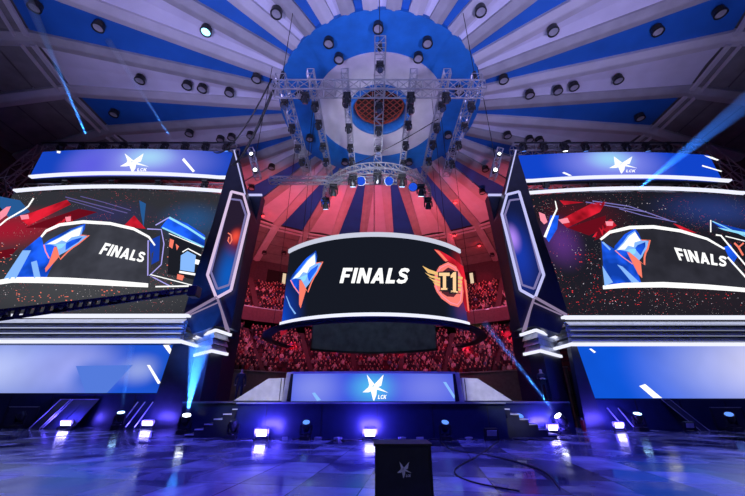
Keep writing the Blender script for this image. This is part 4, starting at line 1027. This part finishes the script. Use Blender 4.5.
# monitor cabinet in the foreground
Ym = 5.6
a = onY(375.5, 446, Ym); b = onY(430, 446, Ym)
mon = thing('floor_monitor', ((a.x + b.x) / 2, Ym, 0), 'black cabinet with a small white star standing alone in the foreground', 'monitor')
zt = a.z
mb = MB(); mb.add([(a.x, Ym, zt), (b.x, Ym, zt), (b.x + .0, Ym + .5, zt + .0), (a.x, Ym + .5, zt), (a.x - .0, Ym - .0, 0), (b.x, Ym, 0), (b.x, Ym + .6, 0), (a.x, Ym + .6, 0)],
                  [(0, 1, 2, 3), (4, 5, 1, 0), (5, 6, 2, 1), (6, 7, 3, 2), (7, 4, 0, 3), (4, 7, 6, 5)])
mb.build('cabinet', mat('black_drape', (.012, .014, .025), .55, var=.3, vs=6), mon)
mb = MB(); mb.box(a.x - .03, b.x + .03, Ym - .03, Ym + .55, zt, zt + .03); mb.build('top_board', mat('top_board_black', (.01, .01, .012), .6), mon)
mb = MB(); mb.box(a.x - .01, a.x + .02, Ym - .02, Ym, 0, zt); mb.box(b.x - .02, b.x + .01, Ym - .02, Ym, 0, zt); mb.build('edge_strip', mat('edge_black', (.02, .02, .03), .3), mon)
fm = lambda x: Ym - .001
star_m = mat('printed_white', (.8, .82, .88), .6)
emblem_star(fm, 397.3, 411, 461.5, 477.5, 1, mon, m=star_m)

# ------------------------------------------------------------------ floor floods and clutter
flood_e = glow('lit_flood_face', (.6, .55, 1), 9); flood_off = mat('unlit_flood_face', (.5, .5, .55), .4)
floods = [(64, 425, 1, 'lit violet flood light in front of the leaning panels on the left'), (146, 425, 1, 'lit violet flood light in front of the propped poles on the left'),
          (262, 433, 1, 'lit violet flood light before the left half of the stage'), (370, 437, 1, 'lit violet flood light before the middle of the stage'),
          (491, 437, 0, 'unlit flood light with a pale face before the right half of the stage'), (553, 426, 1, 'lit violet flood light by the right stage steps'),
          (620, 430, 1, 'lit violet flood light before the right plinth'), (691, 431, 0, 'unlit flood light before the leaning frames on the right')]
FL = []
for px, py_, lit, lab in floods:
    p = onY(px, 432, 21.0 if px < 160 else 15.3 if px < 500 else 17.9 if px < 600 else 19.4); p.z = 0; FL.append((p, lit)); W_ = .62 if p.y > 20 else .48
    t = thing('flood_light', (p.x, p.y, 0), lab, 'flood light')
    c = Vector((p.x, p.y, .3)); mt = Matrix.Rotation(R(18), 3, 'X')
    MB().obox(c, (W_, .16, .3), mt).build('housing', shell, t)
    MB().obox(c + mt @ Vector((0, -.09, 0)), (W_ - .08, .02, .22), mt).build('lamp_face', flood_e if lit else flood_off, t)
    mb = MB(); mb.box(p.x - W_ / 2 - .05, p.x - W_ / 2 - .02, p.y - .06, p.y + .06, 0, .42); mb.box(p.x + W_ / 2 + .02, p.x + W_ / 2 + .05, p.y - .06, p.y + .06, 0, .42); mb.box(p.x - W_ / 2 - .05, p.x + W_ / 2 + .05, p.y - .06, p.y + .06, 0, .03); mb.build('stand', shell, t)
def lean_panel(px0, px1, base, top, lab, lines):
    y0 = 21.05 if px0 < 300 else 19.55; a = onY(px0, base, y0); b = onY(px1, base, y0); h = 1.5; t = thing('leaning_panel', (a.x, y0, 0), lab, 'panel')
    sh = top
    mb = MB(); mb.add([(a.x, y0, 0), (b.x, y0, 0), (b.x + sh, y0 + .75, h), (a.x + sh, y0 + .75, h), (a.x, y0 + .08, 0), (b.x, y0 + .08, 0), (b.x + sh, y0 + .83, h), (a.x + sh, y0 + .83, h)],
                      [(0, 1, 2, 3), (4, 7, 6, 5), (0, 4, 5, 1), (3, 2, 6, 7), (0, 3, 7, 4), (1, 5, 6, 2)]); mb.build('board', mat('dark_board', (.02, .025, .05), .4), t)
    mb = MB()
    for u in lines:
        x = a.x + (b.x - a.x) * u; mb.bar((x, y0 - .02, .02), (x + sh, y0 + .73, h), .045)
    mb.bar((a.x + sh, y0 + .72, h), (b.x + sh, y0 + .72, h), .04)
    mb.build('metal_edge', mat('dull_metal', (.35, .36, .42), .35, .6), t)
lean_panel(31, 42, 423, .55, 'dark board with a metal edge leaning on the left plinth, leftmost of three', (.05, 1))
lean_panel(43, 58, 423, .55, 'dark board leaning on the left plinth, middle of three', (.1,))
lean_panel(60, 74, 423, .45, 'dark board leaning on the left plinth behind the violet flood light', ())
lean_panel(700, 709, 430, -.9, 'dark frame with thin edges leaning on the right plinth', (0, 1))
for i, (x0, x1, s, w) in enumerate(((119, 138, 1, 'leftmost'), (126, 145, 1, 'middle'), (135, 153, 1, 'rightmost'), (626, 607, 0, 'left'), (636, 618, 0, 'right'))):
    y = 21.0 if s else 19.5; a = onY(x0, 423 if s else 428, y); b = onY(x1, 402 if s else 408, y + .8)
    t = thing('propped_pole', (a.x, a.y, 0), f'thin metal pole leaning on the {"left" if s else "right"} plinth, {w} of the {"three" if s else "two"}', 'pole')
    MB().tube((a.x, a.y, .02), b, .035, n=8).build('rod', mat('pole_metal', (.6, .6, .68), .3, .7), t); MB().tube((a.x, a.y, 0), (a.x, a.y, .1), .05, n=8).build('foot_cap', black, t)
for i, (x0, x1, s) in enumerate(((2, 33, -1), (716, 748, 1))):
    y = 21.4 if s < 0 else 19.9; a = onY(x0, 424, y); b = onY(x1, 424, y)
    t = thing('low_barrier', (a.x, y, 0), f'low barrier rail before the {"left" if s < 0 else "right"} plinth near the edge of the photo', 'barrier')
    mb = MB(); mb.bar((a.x, y, 1.1), (b.x, y, 1.1), .05); mb.build('rail', mat('dull_metal2', (.3, .32, .38), .4, .5), t)
    mb = MB(); mb.box(a.x, b.x, y + .02, y + .08, .1, 1.07); mb.build('panel', dark, t)
    for x in (a.x, b.x): MB().box(x - .03, x + .03, y - .03, y + .03, 0, 1.1).build('post', black, t)
# red fire extinguisher by the right pylon
p = onY(584, 429, 19.7); p.z = 0; t = thing('fire_extinguisher', (p.x, p.y, 0), 'small red fire extinguisher on the floor at the foot of the right pylon', 'fire extinguisher')
MB().tube((p.x, p.y, 0), (p.x, p.y, .5), .1, n=12).build('cylinder_body', mat('extinguisher_red', (.5, .02, .02), .3), t)
MB().tube((p.x, p.y, .5), (p.x, p.y, .62), .05, .03, 10).build('valve', mat('valve_grey', (.6, .6, .6), .4), t); MB().bar((p.x, p.y, .62), (p.x - .12, p.y, .66), .03).build('handle', black, t)
# cables on the floor along the stage and to the right
rr = random.Random(4)
def cable(pts, lab, r=.02, m=None):
    P = [Vector((p[0], p[1], r)) for p in pts]; Q = []
    for k in range(len(P) - 1):
        a, b, c, d = P[max(0, k - 1)], P[k], P[k + 1], P[min(len(P) - 1, k + 2)]
        for t in (0, .25, .5, .75): Q.append(.5 * ((2 * b) + (c - a) * t + (2 * a - 5 * b + 4 * c - d) * t * t + (3 * b - a - 3 * c + d) * t ** 3))
    Q.append(P[-1]); tag(MB().path(Q, r).build('floor_cable', m or cabm, smooth=True), lab, 'cable')
for x0, x1, w in ((-7, -3.5, 'by the left flood'), (-3.3, .4, 'between the left and middle floods'), (.8, 4.4, 'between the middle and right floods'), (4.6, 8, 'by the right stage steps')):
    pts = []; x = x0
    while x < x1: pts.append((x, 15.55 + rr.uniform(-.3, .25))); x += rr.uniform(.15, .35)
    cable(pts, f'tangled black floor cable along the stage front, {w}')
cable([(c.x, c.y) for c in [onZ(u, v, 0) for u, v in ((500, 440), (480, 455), (455, 470), (470, 482), (520, 492))]], 'dark cable looping over the tiles right of the star cabinet', .015)
cable([(c.x, c.y) for c in [onZ(u, v, 0) for u, v in ((440, 441), (452, 450), (490, 456), (540, 470), (560, 490))]], 'second dark cable running from the stage to the lower right of the floor', .015)
for i, (px, py_) in enumerate(((318, 440), (338, 439), (402, 440), (420, 440), (469, 441), (285, 437))):
    p = onY(px, py_, 15.6); o = MB().obox((p.x, p.y, .05), (.3, .22, .1), Matrix.Rotation(i, 3, 'Z')).build('junction_box', mat('box_grey', (.3, .3, .34), .5), bevel=.01)
    tag(o, 'small grey junction box before the stage, ' + ['left of the dim left light', 'left of the middle flood', 'right of the middle flood', 'between middle flood and right light', 'left of the unlit flood', 'right of the left flood'][i], 'box')

# ------------------------------------------------------------------ camera crane
t = thing('camera_crane', (-16.5, 12.0, 0), 'long black camera crane arm reaching in from the left before the main screen', 'camera crane')
a = Vector((-16.5, 12, 0)); P0 = onY(-22, 318, 12.0); P1 = onY(190, 290.5, 14.5)
MB().box(-16.9, -16.1, 11.6, 12.4, 0, .3).build('dolly', black, t)
zc = P0.z + (P1.z - P0.z) * ((-16.5 - P0.x) / (P1.x - P0.x))
MB().tube((-16.5, 12, .3), (-16.5, 12, zc - .2), .14, .1, 12).build('column', black, t)
Pn = P0 + (P0 - P1).normalized() * 3.0
d = (P1 - Pn).normalized(); up = Vector((0, 0, 1)); L = (P1 - Pn).length
mb = MB(); h0, h1 = .44, .2
def ht(u): return h0 + (h1 - h0) * u
mb.bar(Pn + up * h0 / 2, P1 + up * h1 / 2, .1, .1); mb.bar(Pn - up * h0 / 2, P1 - up * h1 / 2, .1, .1)
n = 34
for i in range(n + 1):
    u = i / n; c = Pn.lerp(P1, u); h = ht(u)
    mb.bar(c - up * h / 2, c + up * h / 2, .08, .16)
    if i % 6 == 0 and i < n:
        c2 = Pn.lerp(P1, (i + 1) / n); mb.bar((c + c2) / 2 - d * .2, (c + c2) / 2 + d * .2, h, .1)
mb.build('arm', black, t)
MB().obox(P1 + d * .2 - up * .1, (.4, .5, .5), Matrix.Identity(3)).build('camera_head', shell, t, bevel=.04)
MB().obox(Pn, (.7, .5, .7), Matrix.Identity(3)).build('counterweight', black, t, bevel=.04)

# ------------------------------------------------------------------ stagehands
def person(loc, rz, label, pose):
    J = [(0, 0, .95), (0, .01, 1.18), (0, .02, 1.4), (0, .01, 1.5), (0, -.01, 1.6), (0, -.01, 1.7)]
    Rr = [.14, .13, .16, .055, .09, .085]; E = [(0, 1), (1, 2), (2, 3), (3, 4), (4, 5)]
    for s in (-1, 1):
        i = len(J); J += [(s * .19, .02, 1.4)]; Rr += [.07]; E += [(2, i)]
        if pose == 'cross': J += [(s * .27, -.02, 1.15), (s * .05, -.24, 1.18), (s * -.02, -.26, 1.2)]
        else: J += [(s * .27, .03, 1.13), (s * .26, -.06, .9), (s * .26, -.08, .8)]
        Rr += [.05, .04, .04]; E += [(i, i + 1), (i + 1, i + 2), (i + 2, i + 3)]
        i = len(J); J += [(s * .1, 0, .88), (s * .12, -.02, .5), (s * .13, .02, .09), (s * .15, -.13, .05)]; Rr += [.1, .075, .05, .045]
        E += [(0, i), (i, i + 1), (i + 1, i + 2), (i + 2, i + 3)]
    cm = mat('stagehand_black_clothes', (.02, .02, .028), .8)
    def slot(c):
        if c.z > 1.47 and abs(c.x) < .14: return 2 if (c.z > 1.73 or c.y > .04) else 1
        if pose != 'cross' and c.z < .87 and abs(c.x) > .2 and c.z > .72: return 1
        if pose == 'cross' and c.y < -.2: return 1
        return 0
    me = skin_mesh('person', J, E, Rr, 2, ([cm, skinm, hairm], slot))
    o = bpy.data.objects.new('person', me); o.location = loc; o.rotation_euler = (0, 0, rz); COL.objects.link(o)
    tag(o, label, 'person')
    return o
p = onY(238, 398, 20.5); person((p.x, 20.5, ZD + .07), .5, 'person in black clothes standing on the stage behind the left ramp panel', 'down')
p = onY(574, 398, 20.9); person((9.75, 20.4, ZD + .07), -.3, 'person in black clothes with folded arms standing by the right pylon leg', 'cross')

# ------------------------------------------------------------------ lamps on the side masts (bright bundles by the pylons)
for s, W in ((-1, 'left'), (1, 'right')):
    x = AX + s * 8.3; y, z = 19.2, 17.3
    t = thing('truss_lamp_bundle', (x, y, z - 2.2), f'short slanting truss with bright lamps beside the {W} pylon top', 'truss')
    ch, lace = truss_mb((x + s * .9, y, z + 1.0), (x - s * .0, y, z - 1.6), .4, .4, .03, .5)
    for c in ch: c.build('chord', alu, t)
    lace.build('lacing', alu, t)
    for k, (u, e) in enumerate(((.25, .18), (.8, .22))):
        c = Vector((x + s * .9, y, z + 1.0)).lerp(Vector((x, y, z - 1.6)), u)
        MB().tube(c + Vector((0, -.3, 0)), c + Vector((0, -.34, 0)), e * .6, n=10).build('bright_lamp', lens_white, t)
        MB().tube(c + Vector((0, 0, 0)), c + Vector((0, -.3, 0)), e * .7, e, n=10).build('lamp_housing', shell, t)
    MB().tube((x + s * .45, y, z), (x + s * .45, y, ZC - .3), .025, n=5).build('chain', cabm, t)

# ------------------------------------------------------------------ beams of hazy light
def haze_mat(d):
    m = bpy.data.materials.new('stage_haze'); m.use_nodes = True; nt = m.node_tree; nt.nodes.remove(nt.nodes['Principled BSDF'])
    v = nt.nodes.new('ShaderNodeVolumeScatter'); v.inputs['Density'].default_value = d; v.inputs['Anisotropy'].default_value = .0; v.inputs['Color'].default_value = (.9, .93, 1, 1)
    nt.links.new(v.outputs[0], nt.nodes['Material Output'].inputs['Volume'])
    return m
def beam(p, q, half, c, e, d, lab, r0=.08):
    p = Vector(p); q = Vector(q); dr = (q - p).normalized(); p = p + dr * .32; L = (q - p).length
    MBo = MB().tube(p, q, r0, r0 + L * math.tan(R(half)), 20)
    o = MBo.build('light_beam', haze_mat(d)); tag(o, lab, 'light beam', kind='stuff')
    spot(p - dr * .02, q, c, e, half * 2 * 1.15, .25, .05, 'beam_lamp')
def headtop(px): p = FH[px]; return Vector((p.x, p.y, .62))
BL = (.04, .26, 1)
beam(headtop(184) + Vector((.05, -.05, .1)), onY(200, 345, 19.3), 8, BL, 16000, .3, 'short wide blue beam rising up the left pylon leg')
beam(headtop(117) + Vector((.02, -.05, .1)), onY(132, 345, 19.2), 1.6, BL, 6000, .2, 'faint narrow blue beam rising before the left low screen')
beam(headtop(563) + Vector((-.15, -.05, .15)), onY(484, 322, 19.0), 1.6, BL, 30000, .35, 'blue beam rising leftwards from the right steps across the stands')
beam(onY(90, 144.5, 20.6), onY(20, -20, 12.6), 1.3, BL, 120000, .5, 'blue beam rising from the lights over the left banner to the upper left')
beam(onY(176, 146, 20.6), onY(108, 40, 17), 1.0, BL, 40000, .35, 'faint blue beam rising from the middle of the left banner lights')
beam(onY(633, 193, 20.2), onY(760, 92, 10.5), 2.6, (.02, .2, 1), 60000, .16, 'broad blue beam sweeping up right across the right banner screen')

# ------------------------------------------------------------------ lights of the room and added fill spots
LV = (.55, .48, 1); RD = (1, .08, .12); VI = (.16, .1, 1)
for x, y, tx, ty, c, e, sz in ((-9, 6, -10, 14, LV, 11000, 96), (10, 6, 11, 14, LV, 11000, 96), (-11, 14, -15, 22, (.75, .7, 1), 1200, 90), (12, 14, 16, 22, (.75, .7, 1), 1200, 90), (0, 4, 0, 14, (.4, .5, 1), 6000, 110)):
    spot((x, y, 8), (tx, ty, 27), c, e, sz, .8, .5, 'dome_wash_lamp')
for x, tx in ((-13, -15), (14, 16), (0, 0)):
    spot((x, 38, 14), (tx, 47, 27), (1, .12, .17), 7000, 130, .8, .4, 'red_dome_lamp')
spot((0, 19.5, 15.5), (.7, 25, 27), (.75, .75, 1), 3500, 60, .8, .5, 'disc_wash_lamp')
for x, y, tx, e in ((-24, 34, -30, 1200), (-11, 37, -14, 1700), (0, 39, 0, 1300), (11, 37, 14, 1700), (24, 34, 30, 1200)):
    spot((x, y, 15), (tx, 52, 9), (1, .04, .17), e * 1.5, 125, .8, .3, 'red_crowd_lamp')
for px, py, e in ((292, 355, 1), (225, 352, 1), (335, 352, .7), (470, 366, 1), (510, 345, 1.2), (484, 289, .8), (398, 356, .5), (520, 372, .8)):
    q_ = onY(px, py, 50); spot((q_.x * .75, 39, 12), q_, (1, .01, .05), 14000 * e, 12, 1, .2, 'red_accent_lamp')
spot((-9, 38.5, 16), (-13, 50, 8), (1, .5, .85), 650, 130, .8, .3, 'pale_crowd_lamp'); spot((9, 38.5, 16), (13, 50, 8), (1, .5, .85), 650, 130, .8, .3, 'pale_crowd_lamp')
spot((0, 26, 13.5), (0, 37.3, 8), (.6, .85, 1), 500, 110, .8, .3, 'added_screen_back_fill')  # added spot inside the ring, only to brighten the rear screen's back
spot((1, -3, 6), (mon.location.x, 5.6, .6), (.9, .95, 1), 260, 9, .6, .1, 'added_front_fill')  # unseen spot behind the camera, added to brighten the cabinet's star
spot((0, 10, 10), (-.6, 17.2, 14.3), (.85, .9, 1), 5000, 50, .6, .3, 'added_truss_fill')  # unseen spot added to brighten the silver trusses over the round screen
for x in (-1, 1): spot((x * 2, 5, 12), (AX + x * 5.8, 17, 1.8), (1, 1, .96), 9000, 13, .6, .2, 'added_stage_fill')  # unseen front spots added to lift the grey ramp panels
for x, y, e in ((-9, 8, 5000), (9, 8, 5000), (0, 10, 4000)):
    spot((x, y, 17), (x * 1.3, y + 2, 0), (.07, .06, 1), e * 1.9, 110, .9, .5, 'floor_wash_lamp')
for p, lit in FL:
    if lit:
        l = bpy.data.lights.new('flood_lamp', 'AREA'); l.shape = 'RECTANGLE'; l.size = .75; l.size_y = .33; l.color = (.1, .07, 1); l.energy = 220
        o = bpy.data.objects.new('flood_lamp', l); o.location = (p.x, p.y - .13, .4); o.rotation_euler = (R(90), 0, 0); COL.objects.link(o)
for s in (-1, 1): spot((AX + s * 10.4, 16.5, .5), (AX + s * 10.6, 21, 5), (.03, .2, 1), 5000 if s < 0 else 500, 60, .9, .2, 'pylon_wash_lamp')

w = bpy.data.worlds.new('hall_dark'); S.world = w; w.use_nodes = True
w.node_tree.nodes['Background'].inputs[0].default_value = (.02, .02, .05, 1); w.node_tree.nodes['Background'].inputs[1].default_value = .3

cam = bpy.data.cameras.new('camera'); cam.sensor_width = 36; cam.lens = 36 * F / 745; cam.clip_end = 300
co = bpy.data.objects.new('camera', cam); co.location = (0, 0, EYE); co.rotation_euler = (R(90) + TH, 0, 0); COL.objects.link(co); S.camera = co
S.view_settings.view_transform = 'Standard'; S.view_settings.look = 'None'; S.view_settings.gamma = 1; S.view_settings.exposure = 0
S.cycles.max_bounces = 6; S.cycles.volume_bounces = 0
